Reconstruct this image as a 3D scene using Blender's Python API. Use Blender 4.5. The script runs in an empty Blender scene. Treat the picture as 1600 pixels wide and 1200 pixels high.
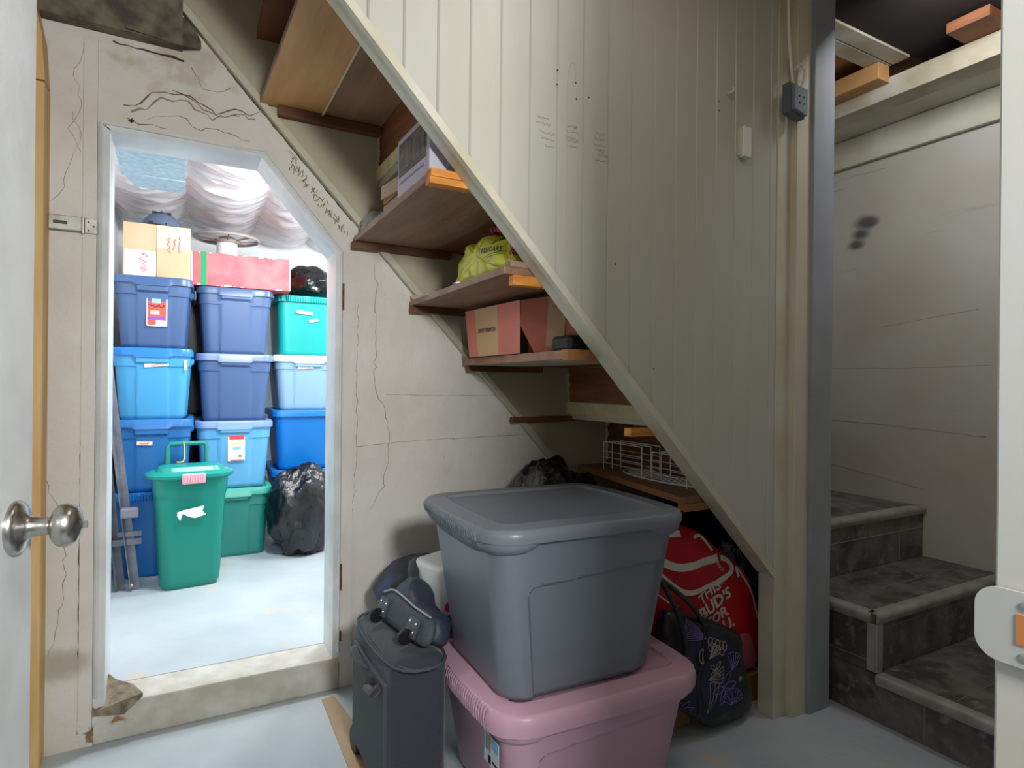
import bpy, bmesh, math, random
from mathutils import Vector, Matrix, noise
PI = math.pi
C = bpy.context.scene.collection
S = bpy.context.scene
# ------------------------------------------------------------------ camera
cam = bpy.data.objects.new('camera', bpy.data.cameras.new('camera'))
C.objects.link(cam)
yaw, roll = .503, .0096
fw = Vector((math.sin(yaw), math.cos(yaw), 0)); rt0 = Vector((math.cos(yaw), -math.sin(yaw), 0)); up0 = Vector((0, 0, 1))
c_, s_ = math.cos(roll), math.sin(roll)
rt = c_*rt0 + s_*up0; up = -s_*rt0 + c_*up0
cam.matrix_world = Matrix(((rt.x, up.x, -fw.x, 0), (rt.y, up.y, -fw.y, 0), (rt.z, up.z, -fw.z, 1.15), (0, 0, 0, 1)))
cam.data.sensor_width = 36; cam.data.lens = 36*940/1600; cam.data.clip_start = .02
S.camera = cam
# ------------------------------------------------------------------ world, lights, exposure
S.view_settings.view_transform = 'Standard'; S.view_settings.look = 'None'
S.view_settings.gamma = 1; S.view_settings.use_curve_mapping = False
S.view_settings.exposure = 0.35
W = bpy.data.worlds.new('world'); S.world = W; W.use_nodes = True
W.node_tree.nodes['Background'].inputs[0].default_value = (.93, .96, 1, 1)
W.node_tree.nodes['Background'].inputs[1].default_value = .13
def lamp(name, loc, energy, col, size, aim=None, kind='AREA', shape='SQUARE', size_y=None):
    d = bpy.data.lights.new(name, kind); o = bpy.data.objects.new(name, d); C.objects.link(o)
    o.location = loc; d.energy = energy; d.color = col
    if kind == 'AREA':
        d.shape = shape; d.size = size
        if size_y: d.shape = 'RECTANGLE'; d.size_y = size_y
    else: d.shadow_soft_size = size
    if aim is not None:
        o.rotation_euler = (Vector(aim)-Vector(loc)).to_track_quat('-Z', 'Y').to_euler()
    return o
lamp('photographer_lamp', (.305, -.62, 1.70), 30, (1, .995, .98), .24, (.75, 2.0, 1.15))      # light held in the doorway behind the camera
lamp('hall_fill', (.95, .75, 2.5), 2.2, (1, .95, .88), .5, (.95, .9, 0))                 # weak unseen fill light added below the hall ceiling
lamp('stair_fill', (2.25, 1.0, 2.5), 6.5, (.90, .94, 1), .3, (3.05, 1.35, 1.7))  # added cool fill for the right wall and steps, source unseen
lamp('storage_lamp', (1.25, 3.30, 1.95), 46, (.95, .98, 1), .2, kind='POINT')          # bulb in the store room
lamp('storage_fill_front', (.40, 2.80, 2.02), 20, (.95, .98, 1), .3, (.2, 3.6, .7))  # extra unseen fill added near the doorway to brighten the tote fronts

# ------------------------------------------------------------------ materials
MATS = {}
def lin(c): return tuple(((x/255)/12.92 if x/255 <= .04045 else ((x/255+.055)/1.055)**2.4) for x in c)
def mat(name, rgb, rough=.6, metal=0, var=.0, vscale=6., bump=0., bscale=40., rgb2=None, stretch=(1, 1, 1), coat=0, detail=6, contrast=(.35, .65), space='Object', spec=.5, sheen=0, bdist=.01):
    m = bpy.data.materials.new(name); m.use_nodes = True; nt = m.node_tree; N = nt.nodes; L = nt.links
    b = N['Principled BSDF']; b.inputs['Roughness'].default_value = rough; b.inputs['Metallic'].default_value = metal
    b.inputs['Coat Weight'].default_value = coat; b.inputs['Specular IOR Level'].default_value = spec
    b.inputs['Sheen Weight'].default_value = sheen
    c = lin(rgb); b.inputs['Base Color'].default_value = (*c, 1)
    tc = N.new('ShaderNodeTexCoord'); mp = N.new('ShaderNodeMapping'); mp.inputs['Scale'].default_value = stretch
    L.new(tc.outputs[space], mp.inputs[0])
    if var or rgb2:
        n = N.new('ShaderNodeTexNoise'); n.inputs['Scale'].default_value = vscale; n.inputs['Detail'].default_value = detail
        L.new(mp.outputs[0], n.inputs['Vector'])
        r = N.new('ShaderNodeMapRange'); r.inputs[1].default_value, r.inputs[2].default_value = contrast
        L.new(n.outputs['Fac'], r.inputs[0])
        mx = N.new('ShaderNodeMix'); mx.data_type = 'RGBA'
        c2 = lin(rgb2) if rgb2 else tuple(x*(1-var) for x in c)
        mx.inputs[6].default_value = (*c, 1); mx.inputs[7].default_value = (*c2, 1)
        L.new(r.outputs[0], mx.inputs[0]); L.new(mx.outputs[2], b.inputs['Base Color'])
    if bump:
        n2 = N.new('ShaderNodeTexNoise'); n2.inputs['Scale'].default_value = bscale; n2.inputs['Detail'].default_value = 8
        L.new(mp.outputs[0], n2.inputs['Vector'])
        bp = N.new('ShaderNodeBump'); bp.inputs['Strength'].default_value = bump; bp.inputs['Distance'].default_value = bdist
        L.new(n2.outputs['Fac'], bp.inputs['Height']); L.new(bp.outputs[0], b.inputs['Normal'])
    MATS[name] = m
    return m
def addmix(m, rgb, fac_socket, first=False):
    """put another colour over the base colour with a given factor"""
    nt = m.node_tree; b = nt.nodes['Principled BSDF']; i = b.inputs['Base Color']
    mx = nt.nodes.new('ShaderNodeMix'); mx.data_type = 'RGBA'
    if i.links: nt.links.new(i.links[0].from_socket, mx.inputs[6])
    else: mx.inputs[6].default_value = i.default_value
    mx.inputs[7].default_value = (*lin(rgb), 1)
    nt.links.new(fac_socket, mx.inputs[0]); nt.links.new(mx.outputs[2], i)
def noise_mask(m, scale, lo, hi, stretch=(1, 1, 1), off=(0, 0, 0)):
    nt = m.node_tree; N = nt.nodes; L = nt.links
    tc = N.new('ShaderNodeTexCoord'); mp = N.new('ShaderNodeMapping'); mp.inputs['Scale'].default_value = stretch; mp.inputs['Location'].default_value = off
    L.new(tc.outputs['Object'], mp.inputs[0])
    n = N.new('ShaderNodeTexNoise'); n.inputs['Scale'].default_value = scale; n.inputs['Detail'].default_value = 7; n.inputs['Roughness'].default_value = .62
    L.new(mp.outputs[0], n.inputs['Vector'])
    r = N.new('ShaderNodeMapRange'); r.inputs[1].default_value = lo; r.inputs[2].default_value = hi
    L.new(n.outputs['Fac'], r.inputs[0]); return r.outputs[0]
def sphere_mask(m, centre, radius, squash=(1, 1, 1), hard=.5, jitter=0):
    nt = m.node_tree; N = nt.nodes; L = nt.links
    tc = N.new('ShaderNodeTexCoord'); v = N.new('ShaderNodeVectorMath'); v.operation = 'SUBTRACT'; v.inputs[1].default_value = centre
    L.new(tc.outputs['Object'], v.inputs[0])
    sc = N.new('ShaderNodeVectorMath'); sc.operation = 'MULTIPLY'; sc.inputs[1].default_value = squash; L.new(v.outputs[0], sc.inputs[0])
    ln = N.new('ShaderNodeVectorMath'); ln.operation = 'LENGTH'; L.new(sc.outputs[0], ln.inputs[0])
    out = ln.outputs['Value']
    if jitter:
        n = N.new('ShaderNodeTexNoise'); n.inputs['Scale'].default_value = 14; n.inputs['Detail'].default_value = 8; L.new(tc.outputs['Object'], n.inputs['Vector'])
        a = N.new('ShaderNodeMath'); a.operation = 'MULTIPLY_ADD'; a.inputs[1].default_value = jitter; L.new(n.outputs['Fac'], a.inputs[0]); L.new(out, a.inputs[2]); out = a.outputs[0]
    r = N.new('ShaderNodeMapRange'); r.interpolation_type = 'SMOOTHSTEP'
    r.inputs[1].default_value = radius+jitter*.5; r.inputs[2].default_value = radius*hard+jitter*.5; r.inputs[3].default_value = 0; r.inputs[4].default_value = 1
    L.new(out, r.inputs[0]); return r.outputs[0]
M = mat
wall_paint = M('wall_paint', (226, 223, 217), .55, var=.1, vscale=2.2, bump=.5, bscale=16, rgb2=(212, 206, 197), bdist=.012)
addmix(wall_paint, (120, 106, 88), noise_mask(wall_paint, 60, .70, .78))
addmix(wall_paint, (186, 177, 162), noise_mask(wall_paint, 5, .62, .76, (1, 1, .35)))
addmix(wall_paint, (142, 104, 70), sphere_mask(wall_paint, (-.235, 2.29, .05), .02, (1, 1, .8), .3, .24))
addmix(wall_paint, (184, 177, 162), sphere_mask(wall_paint, (-.31, 2.29, .27), .12, (1, 1, 1.8), .3, .1))
side_paint = M('side_paint', (194, 190, 180), .5, var=.06, vscale=1.6, bump=.25, bscale=9, rgb2=(180, 172, 156), bdist=.012)
for cz, rr in (((3.05, 1.82, 1.99), .07), ((3.05, 1.80, 1.985), .05), ((3.05, 1.845, 1.935), .055), ((3.05, 1.87, 1.885), .05)):
    addmix(side_paint, (92, 90, 88), sphere_mask(side_paint, cz, rr, (1, .8, 1.3), .2, .02))
addmix(side_paint, (168, 160, 146), noise_mask(side_paint, 3, .66, .72, (1, .35, 6)))
panel_paint = M('panel_paint', (191, 192, 183), .42, var=.05, vscale=2.5, bump=.12, bscale=30, rgb2=(182, 180, 167), stretch=(1, 1, .3))
addmix(panel_paint, (128, 96, 60), noise_mask(panel_paint, 35, .74, .80, (1, 1, .5)))
trim_paint = M('trim_paint', (204, 202, 186), .45, var=.1, vscale=5, bump=.15, bscale=25, rgb2=(190, 184, 160))
addmix(trim_paint, (110, 84, 58), noise_mask(trim_paint, 45, .70, .76))
skirt_paint = M('skirt_paint', (188, 180, 156), .5, var=.08, vscale=2.5, bump=.1, bscale=18, rgb2=(174, 164, 138))
addmix(skirt_paint, (100, 78, 56), noise_mask(skirt_paint, 30, .74, .78))
white_paint = M('white_paint', (226, 230, 230), .4, var=.05, vscale=6, bump=.12, bscale=30, rgb2=(205, 208, 206))
addmix(white_paint, (150, 130, 110), noise_mask(white_paint, 40, .73, .79))
grey_paint = M('grey_paint', (150, 154, 160), .5, var=.05, vscale=4, bump=.1, bscale=20, rgb2=(138, 140, 142))
store_paint = M('store_paint', (232, 236, 238), .6, var=.04, vscale=3, bump=.2, bscale=12)
floor_paint = M('floor_paint', (188, 198, 202), .42, rgb2=(172, 184, 190), vscale=3, bump=.2, bscale=30)
addmix(floor_paint, (206, 190, 166), noise_mask(floor_paint, 5, .60, .70))
addmix(floor_paint, (190, 158, 120), noise_mask(floor_paint, 4, .70, .76, (1, 1, 1), (3, 1, 0)))
sill_paint = M('sill_paint', (208, 206, 198), .55, rgb2=(182, 176, 160), vscale=9, bump=.4, bscale=35)
addmix(sill_paint, (150, 104, 64), sphere_mask(sill_paint, (-.17, 2.29, .07), .02, (1, .6, 1), .3, .2))
raw_timber = M('raw_timber', (226, 190, 132), .6, rgb2=(208, 166, 104), vscale=5, stretch=(6, 6, .6), bump=.15, bscale=20)
addmix(raw_timber, (130, 86, 40), noise_mask(raw_timber, 22, .70, .74))
plywood = M('plywood', (150, 116, 88), .6, rgb2=(122, 88, 64), vscale=4, stretch=(5, .7, 1), bump=.12, bscale=20, contrast=(.3, .7))
addmix(plywood, (186, 160, 130), noise_mask(plywood, 16, .66, .74))
plyorange = M('ply_orange', (206, 158, 104), .55, rgb2=(184, 134, 82), vscale=3, stretch=(4, .7, 1), bump=.08, bscale=20)
brownwood = M('brown_wood', (142, 88, 52), .6, rgb2=(104, 60, 36), vscale=4, stretch=(1, 1, 7), bump=.15, bscale=20, contrast=(.3, .7))
darkwood = M('dark_wood', (122, 76, 40), .6, rgb2=(86, 50, 28), vscale=8, stretch=(.8, 3, 3), bump=.15, bscale=30)
orangewood = M('orange_wood', (222, 150, 62), .55, rgb2=(196, 120, 44), vscale=10, stretch=(1, 4, 5), bump=.1)
addmix(orangewood, (90, 54, 24), noise_mask(orangewood, 30, .72, .76))
edgewood = M('edge_wood', (170, 140, 122), .65, rgb2=(140, 112, 100), vscale=9, bump=.25, bscale=40)
palewood = M('pale_board', (198, 194, 178), .6, rgb2=(170, 158, 132), vscale=6, bump=.1)
metal = M('satin_nickel', (190, 188, 184), .28, 1.0, bump=.02, bscale=80)
galv = M('galvanised', (206, 206, 200), .35, .85, rgb2=(176, 176, 170), vscale=30)
alu = M('aluminium_nosing', (176, 174, 168), .42, .4, rgb2=(150, 147, 140), vscale=12)
steel_dark = M('dark_steel', (122, 126, 136), .45, .4, rgb2=(98, 102, 112), vscale=15)
rust = M('rust', (128, 70, 34), .8, rgb2=(80, 46, 28), vscale=40, bump=.3)
black = M('black_plastic', (22, 22, 24), .45)
crackm = M('crack_dark', (70, 56, 44), .9)
pencil = M('pencil_mark', (150, 145, 132), .8)
inkbrown = M('brown_mark', (132, 112, 76), .8)
redink = M('red_ink', (226, 90, 110), .7)
blackbag = M('black_bag', (6, 6, 8), .22, bump=.9, bscale=24, bdist=.016, spec=.7, stretch=(1, 1, .45))
yellowbag = M('yellow_bag', (205, 204, 40), .4, rgb2=(186, 192, 70), vscale=12, bump=.4, bscale=26)
greyplastic = M('grey_plastic', (112, 120, 130), .36, bump=.02, bscale=60)
pinkplastic = M('pink_plastic', (196, 156, 174), .38, bump=.02, bscale=60)
def plastic(n, rgb): return M(n, rgb, .34, bump=.02, bscale=50)
P_navy = plastic('navy_plastic', (52, 78, 118)); P_lblue = plastic('light_blue_plastic', (62, 144, 192)); P_blue = plastic('blue_plastic', (16, 106, 182))
P_slate = plastic('slate_blue_plastic', (66, 90, 130)); P_slatelid = plastic('slate_lid', (98, 120, 158)); P_mblue = plastic('mid_blue_plastic', (34, 104, 168))
P_sky = plastic('sky_blue_plastic', (92, 164, 208)); P_periw = plastic('periwinkle_plastic', (110, 140, 196)); P_green = plastic('deep_green_plastic', (28, 128, 118))
P_teal = plastic('teal_plastic', (0, 150, 146)); P_greyblue = plastic('grey_blue_plastic', (128, 164, 192)); P_white = plastic('white_plastic', (236, 238, 240))
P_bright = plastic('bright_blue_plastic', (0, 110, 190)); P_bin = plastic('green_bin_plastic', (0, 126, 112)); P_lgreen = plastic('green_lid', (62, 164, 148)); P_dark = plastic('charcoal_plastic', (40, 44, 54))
P_lidteal = plastic('bin_lid_green', (16, 138, 126)); P_pinklatch = plastic('pink_latch', (232, 168, 180))
card = M('cardboard', (178, 154, 124), .75, rgb2=(168, 143, 112), vscale=5, bump=.05)
cardlight = M('cardboard_light', (190, 174, 152), .75); cardbrown = M('cardboard_brown', (176, 128, 72), .75, rgb2=(160, 112, 60), vscale=4)
redcard = M('red_card', (214, 62, 72), .55, rgb2=(226, 96, 100), vscale=9); greencard = M('green_card', (0, 128, 84), .6)
pinkcard = M('pink_card', (214, 130, 116), .65, rgb2=(206, 116, 98), vscale=4); beigecard = M('beige_card', (204, 168, 126), .65); redbrown = M('redbrown_card', (150, 74, 44), .65, rgb2=(132, 62, 36), vscale=5)
tapecard = M('tape_brown', (136, 98, 60), .45)
paper = M('white_paper', (236, 238, 240), .7); masking = M('masking_tape', (226, 208, 186), .7)
redlabel = M('red_label', (222, 66, 60), .6); purple_l = M('purple_label', (108, 60, 160), .6); bluelabel = M('blue_label', (120, 178, 214), .6)
silver = M('silver_carton', (186, 182, 196), .45); photo_l = M('picture_print', (112, 104, 100), .6, rgb2=(84, 78, 76), vscale=30)
fabric = M('black_fabric', (44, 50, 58), .8, bump=.3, bscale=160, sheen=.2); fabric2 = M('charcoal_fabric', (66, 74, 82), .7, bump=.3, bscale=160)
bluefab = M('blue_fabric', (38, 56, 104), .6, rgb2=(24, 28, 44), vscale=9, bump=.3, bscale=30, contrast=(.36, .5))
leather = M('black_leather', (26, 28, 32), .38, bump=.15, bscale=60); patch = M('navy_print', (36, 40, 74), .55, rgb2=(22, 22, 34), vscale=8)
lav = M('lavender_ink', (120, 108, 170), .6); creamink = M('cream_ink', (170, 160, 150), .6)
redfab = M('red_fabric', (196, 10, 34), .62, bump=.25, bscale=120, rgb2=(170, 6, 26), vscale=6); whitefab = M('white_fabric', (212, 210, 200), .7, bump=.3, bscale=120)
meshfab = M('pink_mesh', (196, 96, 112), .8, bump=.6, bscale=220)
vinyl = None
cable_w = M('white_cable', (222, 216, 198), .5); boxgrey = M('box_grey', (88, 98, 104), .5)
coolerwhite = M('cooler_white', (226, 228, 228), .35); coolerpurple = M('cooler_purple', (84, 60, 160), .35); hotpink = M('hot_pink', (240, 40, 130), .5)
clear = M('clear_plastic', (200, 205, 208), .15); clear.node_tree.nodes['Principled BSDF'].inputs['Transmission Weight'].default_value = .8
wirewhite = M('white_wire', (226, 226, 222), .4)
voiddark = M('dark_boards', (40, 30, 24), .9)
# insulation seen through plastic
insul = M('pink_insulation', (236, 176, 164), .9, rgb2=(214, 206, 204), vscale=2.2, bump=.5, bscale=25, contrast=(.42, .58))
sheet = M('vapour_sheet', (226, 230, 234), .16, bump=.25, bscale=6, stretch=(1, 3, 1), bdist=.02)
sb = sheet.node_tree.nodes['Principled BSDF']; sb.inputs['Alpha'].default_value = .62
foam = M('foam_board', (132, 156, 170), .7, rgb2=(154, 176, 188), vscale=40, bump=.1)
# vinyl tile with a slate look
def vinyl_mat():
    m = M('slate_vinyl', (112, 107, 102), .45, rgb2=(72, 68, 65), vscale=9, stretch=(1, 1, 1), bump=.08, bscale=30, contrast=(.38, .62))
    addmix(m, (132, 127, 122), noise_mask(m, 22, .54, .7))
    return m
vinyl = vinyl_mat(); vinyl2 = M('vinyl_joint', (150, 144, 134), .6)

# ------------------------------------------------------------------ mesh helpers
TM = {}
def new(): return bmesh.new()
def finish(name, bm, m, smooth=False):
    me = bpy.data.meshes.new(name); bm.normal_update(); bm.to_mesh(me); bm.free()
    me.materials.append(m)
    if smooth:
        for p in me.polygons: p.use_smooth = True
        try: me.set_sharp_from_angle(angle=math.radians(smooth if smooth > 1 else 40))
        except Exception: pass
    o = bpy.data.objects.new(name, me); C.objects.link(o); return o
def obj(name, bm, m, parent=None, smooth=False, world=False, label=None):
    """world=True: vertices are given in scene coordinates"""
    if parent is None:
        xs = [v.co for v in bm.verts]
        base = Vector(((min(v.x for v in xs)+max(v.x for v in xs))/2, (min(v.y for v in xs)+max(v.y for v in xs))/2, min(v.z for v in xs)))
        if not world: base = Vector((0, 0, 0))
        bmesh.ops.translate(bm, verts=bm.verts, vec=-base)
        o = finish(name, bm, m, smooth); o.location = base; TM[o.name] = Matrix.Translation(base)
    else:
        if world: bmesh.ops.transform(bm, matrix=TM[parent.name].inverted(), verts=bm.verts)
        o = finish(name, bm, m, smooth); o.parent = parent; TM[o.name] = TM[parent.name].copy()
    if label: o['label'] = label
    return o
def tag(o, label, cat, group=None):
    o['label'] = label; o['category'] = cat
    if group: o['group'] = group
    return o
def thing(name, label, cat, loc=(0, 0, 0), rot=0, group=None, rx=0, ry=0):
    o = bpy.data.objects.new(name, None); C.objects.link(o); o.empty_display_size = .05
    o.location = loc; o.rotation_euler = (rx, ry, rot)
    TM[o.name] = Matrix.Translation(loc) @ Matrix.Rotation(rot, 4, 'Z') @ Matrix.Rotation(ry, 4, 'Y') @ Matrix.Rotation(rx, 4, 'X')
    return tag(o, label, cat, group)
def struct(name, bm, m, parent=None, smooth=False):
    """the setting: kept at the scene origin so material stains sit at scene coordinates"""
    if parent is None:
        o = finish(name, bm, m, smooth); o['kind'] = 'structure'; TM[o.name] = Matrix.Identity(4)
    else: o = obj(name, bm, m, parent, smooth, True)
    return o
def stuff(o): o['kind'] = 'stuff'; return o
def box(bm, x0, x1, y0, y1, z0, z1, bev=0, seg=2, mtx=None):
    r = bmesh.ops.create_cube(bm, size=1)['verts']
    mm = Matrix.Translation(((x0+x1)/2, (y0+y1)/2, (z0+z1)/2)) @ Matrix.Diagonal((abs(x1-x0), abs(y1-y0), abs(z1-z0), 1))
    bmesh.ops.transform(bm, matrix=mm, verts=r)
    if bev:
        es = list({e for v in r for e in v.link_edges})
        o = bmesh.ops.bevel(bm, geom=es, offset=bev, segments=seg, affect='EDGES', profile=.5)
        r = [v for v in o['verts']] if o['verts'] else r
        r = list({v for f in o['faces'] for v in f.verts} | {v for v in r if v.is_valid})
    if mtx is not None: bmesh.ops.transform(bm, matrix=mtx, verts=r)
    return bm
def B(*a, **k): return box(new(), *a, **k)
def prism(bm, pts, vec):
    vec = Vector(vec); a = [bm.verts.new(p) for p in pts]; b = [bm.verts.new(Vector(p)+vec) for p in pts]
    n = len(pts)
    fs = [bm.faces.new(a), bm.faces.new(b[::-1])] + [bm.faces.new((a[i], b[i], b[(i+1) % n], a[(i+1) % n])) for i in range(n)]
    bmesh.ops.recalc_face_normals(bm, faces=fs); return bm
def xz(pts, y): return [(x, y, z) for x, z in pts]
def xy(pts, z): return [(x, y, z) for x, y in pts]
def frame_at(t, prev=None):
    t = t.normalized(); a = prev if prev is not None else (Vector((0, 0, 1)) if abs(t.z) < .9 else Vector((1, 0, 0)))
    n = (a - t*a.dot(t))
    if n.length < 1e-6: n = t.orthogonal()
    n.normalize(); return n, t.cross(n)
def tube(bm, pts, r, seg=6, closed=False, flat=None):
    pts = [Vector(p) for p in pts]; n = len(pts); rings = []; prev = None
    for i, p in enumerate(pts):
        if closed: t = pts[(i+1) % n]-pts[i-1]
        else: t = pts[min(i+1, n-1)]-pts[max(i-1, 0)]
        if t.length < 1e-9: t = Vector((0, 0, 1))
        u, v = frame_at(t, prev); prev = u
        rr = r[i] if isinstance(r, (list, tuple)) else r
        fl = flat or 1
        rings.append([bm.verts.new(p + u*math.cos(2*PI*k/seg)*rr*fl + v*math.sin(2*PI*k/seg)*rr) for k in range(seg)])
    m = n if closed else n-1; fs = []
    for i in range(m):
        a, b = rings[i], rings[(i+1) % n]
        for k in range(seg): fs.append(bm.faces.new((a[k], a[(k+1) % seg], b[(k+1) % seg], b[k])))
    if not closed: fs += [bm.faces.new(rings[0][::-1]), bm.faces.new(rings[-1])]
    bmesh.ops.recalc_face_normals(bm, faces=fs); return bm
def lathe(bm, prof, seg=32, mtx=None):
    """prof: (r, z) list, revolved about z"""
    rings = []
    for r, z in prof:
        rings.append([bm.verts.new((r*math.cos(2*PI*k/seg), r*math.sin(2*PI*k/seg), z)) for k in range(seg)] if r > 1e-6 else [bm.verts.new((0, 0, z))])
    fs = []
    for a, b in zip(rings, rings[1:]):
        for k in range(seg):
            q = [a[k % len(a)], a[(k+1) % len(a)], b[(k+1) % len(b)], b[k % len(b)]]
            q = [v for i, v in enumerate(q) if v not in q[:i]]
            if len(q) > 2: fs.append(bm.faces.new(q))
    for rg, fl in ((rings[0], True), (rings[-1], False)):
        if len(rg) > 2: fs.append(bm.faces.new(rg[::-1] if fl else rg))
    bmesh.ops.recalc_face_normals(bm, faces=fs)
    if mtx is not None: bmesh.ops.transform(bm, matrix=mtx, verts=[v for rg in rings for v in rg])
    return bm
def smooth_path(pts, k=6):
    P = [Vector(p) for p in pts]; out = []
    for i in range(len(P)-1):
        a, b, c, d = P[max(i-1, 0)], P[i], P[i+1], P[min(i+2, len(P)-1)]
        for j in range(k):
            t = j/k; out.append(.5*((2*b)+(c-a)*t+(2*a-5*b+4*c-d)*t*t+(3*b-a-3*c+d)*t**3))
    return out+[P[-1]]
def smoothclosed(P, k=5):
    P = [Vector(p) for p in P]; out = []; n = len(P)
    for i in range(n):
        a, b, c, d = P[i-1], P[i], P[(i+1) % n], P[(i+2) % n]
        for j in range(k):
            t = j/k; out.append(.5*((2*b)+(c-a)*t+(2*a-5*b+4*c-d)*t*t+(3*b-a-3*c+d)*t**3))
    return out
def text_bm(s, size, mtx, depth=.0006, shear=0, spacing=1, bold=0):
    cu = bpy.data.curves.new('t', 'FONT'); cu.body = s; cu.size = size; cu.extrude = depth; cu.align_x = 'CENTER'; cu.align_y = 'CENTER'; cu.shear = shear
    cu.space_character = spacing; cu.offset = bold; cu.resolution_u = 3
    o = bpy.data.objects.new('t', cu); C.objects.link(o)
    bpy.context.view_layer.update()
    me = bpy.data.meshes.new_from_object(o.evaluated_get(bpy.context.evaluated_depsgraph_get()))
    bm = new(); bm.from_mesh(me); bmesh.ops.transform(bm, matrix=mtx, verts=bm.verts)
    bpy.data.objects.remove(o); bpy.data.curves.remove(cu); bpy.data.meshes.remove(me)
    return bm
def plane_mtx(origin, xdir, ydir):
    x = Vector(xdir).normalized(); z = x.cross(Vector(ydir)).normalized(); y = z.cross(x)
    return Matrix(((x.x, y.x, z.x, origin[0]), (x.y, y.y, z.y, origin[1]), (x.z, y.z, z.z, origin[2]), (0, 0, 0, 1)))
def scribble(bm, mtx, w, h, seed, r=.0008, n=14):
    rnd = random.Random(seed); pts = []
    for i in range(n+1):
        pts.append(mtx @ Vector((-w/2+w*i/n+rnd.uniform(-.3, .3)*w/n, rnd.uniform(-.5, .5)*h, .0006)))
    return tube(bm, smooth_path(pts, 4), r, 4)
def sstep(x, a, b):
    t = max(0, min(1, (x-a)/(b-a))) if a != b else float(x > a); return t*t*(3-2*t)
def rrect(w, d, r, nc=7, ns=24):
    """rounded rectangle ccw: (x, y, nx, ny, face, u) ; face 0=-Y 1=+X 2=+Y 3=-X"""
    out = []; hw, hd = w/2, d/2
    cs = [(hw-r, -hd+r, -PI/2), (hw-r, hd-r, 0), (-hw+r, hd-r, PI/2), (-hw+r, -hd+r, PI)]
    for i in range(4):
        px, py, _ = cs[i-1]; cx, cy, a0 = cs[i]
        nx, ny = [(0, -1), (1, 0), (0, 1), (-1, 0)][i]
        sx, sy = px+nx*r, py+ny*r; ex, ey = cx+nx*r, cy+ny*r
        for k in range(ns):
            t = k/ns; x, y = sx+(ex-sx)*t, sy+(ey-sy)*t
            out.append((x, y, nx, ny, i, x if i in (0, 2) else y))
        for k in range(nc):
            a = a0+PI/2*k/nc; x, y = cx+r*math.cos(a), cy+r*math.sin(a)
            out.append((x, y, math.cos(a), math.sin(a), i if k < nc/2 else (i+1) % 4, x if (i if k < nc/2 else (i+1) % 4) in (0, 2) else y))
    return out
def loft(bm, rows, cap0=True, cap1=True):
    R = [[bm.verts.new(p) for p in row] for row in rows]; n = len(R[0]); fs = []
    for a, b in zip(R, R[1:]):
        for k in range(n): fs.append(bm.faces.new((a[k], a[(k+1) % n], b[(k+1) % n], b[k])))
    if cap0: fs.append(bm.faces.new(R[0][::-1]))
    if cap1: fs.append(bm.faces.new(R[-1]))
    return bm
def blob(bm, centre, radii, seed, crease=.06, sub=5, flat=None, top=None, neck=None):
    """a stuffed plastic bag: lumpy, creased"""
    r = bmesh.ops.create_icosphere(bm, subdivisions=sub, radius=1)['verts']
    off = Vector((seed*3.17, seed*1.3, seed*.71))
    for v in r:
        d = v.co.normalized(); k = 1+.22*noise.noise(d*1.6+off)
        e = 0
        for f, a in ((2.6, 1), (5.2, .6), (11, .3), (22, .12)):
            e += a*(1-2*abs(noise.noise(Vector((d.x*f, d.y*f, d.z*f*.6))+off*f)))
        k += crease*(e-.6)
        if neck and d.z > .8: k += neck*(d.z-.8)*5
        v.co = Vector((d.x*radii[0]*k, d.y*radii[1]*k, d.z*radii[2]*k))
        if flat is not None and v.co.z < flat: v.co.z = flat+(v.co.z-flat)*.05
        if top is not None and v.co.z > top: v.co.z = top+(v.co.z-top)*.2
        v.co += Vector(centre)
    return bm
class Pillow:
    """soft flat thing from an outline in its own plane: front bulges towards -normal side"""
    def __init__(s, pts, th, puff=.8, k=6, close=True, seed=0, wr=.004):
        s.o = smoothclosed([(p[0], p[1], 0) for p in pts], k) if close else [Vector((p[0], p[1], 0)) for p in pts]
        s.c = sum(s.o, Vector())/len(s.o); s.th = th; s.seed = seed; s.wr = wr; s.puff = puff
    def sval(s, p):
        p = Vector((p[0], p[1], 0))-s.c; best = .0; a = math.atan2(p.y, p.x); n = len(s.o)
        for i in range(n):
            q0, q1 = s.o[i]-s.c, s.o[(i+1) % n]-s.c
            den = p.x*(q1.y-q0.y)-p.y*(q1.x-q0.x)
            if abs(den) < 1e-12: continue
            t = (q0.x*(q1.y-q0.y)-q0.y*(q1.x-q0.x))/den
            u = (q0.x*p.y-q0.y*p.x)/den
            if t > 0 and -1e-6 <= u <= 1+1e-6: best = max(best, 1/t)
        return min(best, 1)
    def h(s, p):
        v = s.sval(p)
        return s.th/2*max(0, 1-v**5)**.5 + s.wr*noise.noise(Vector((p[0]*14, p[1]*14, s.seed)))*(1-v**4)
    def build(s, bm, mtx):
        rows = []
        L = [1, .985, .95, .9, .8, .68, .54, .4, .26, .13]
        for sgn in (1, -1):
            rr = []
            for v in (L if sgn == 1 else L[1:]):
                row = []
                for q in s.o:
                    p = s.c+(q-s.c)*v; row.append(mtx @ Vector((p.x, p.y, sgn*s.h(p) if v < 1 else 0)))
                rr.append(row)
            rows.append(rr)
        full = rows[1][::-1]+rows[0]
        loft(bm, full); bmesh.ops.recalc_face_normals(bm, faces=bm.faces[:]); return bm
    def on(s, p, mtx, lift=.001): return mtx @ Vector((p[0], p[1], s.h(p)+lift))
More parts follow.
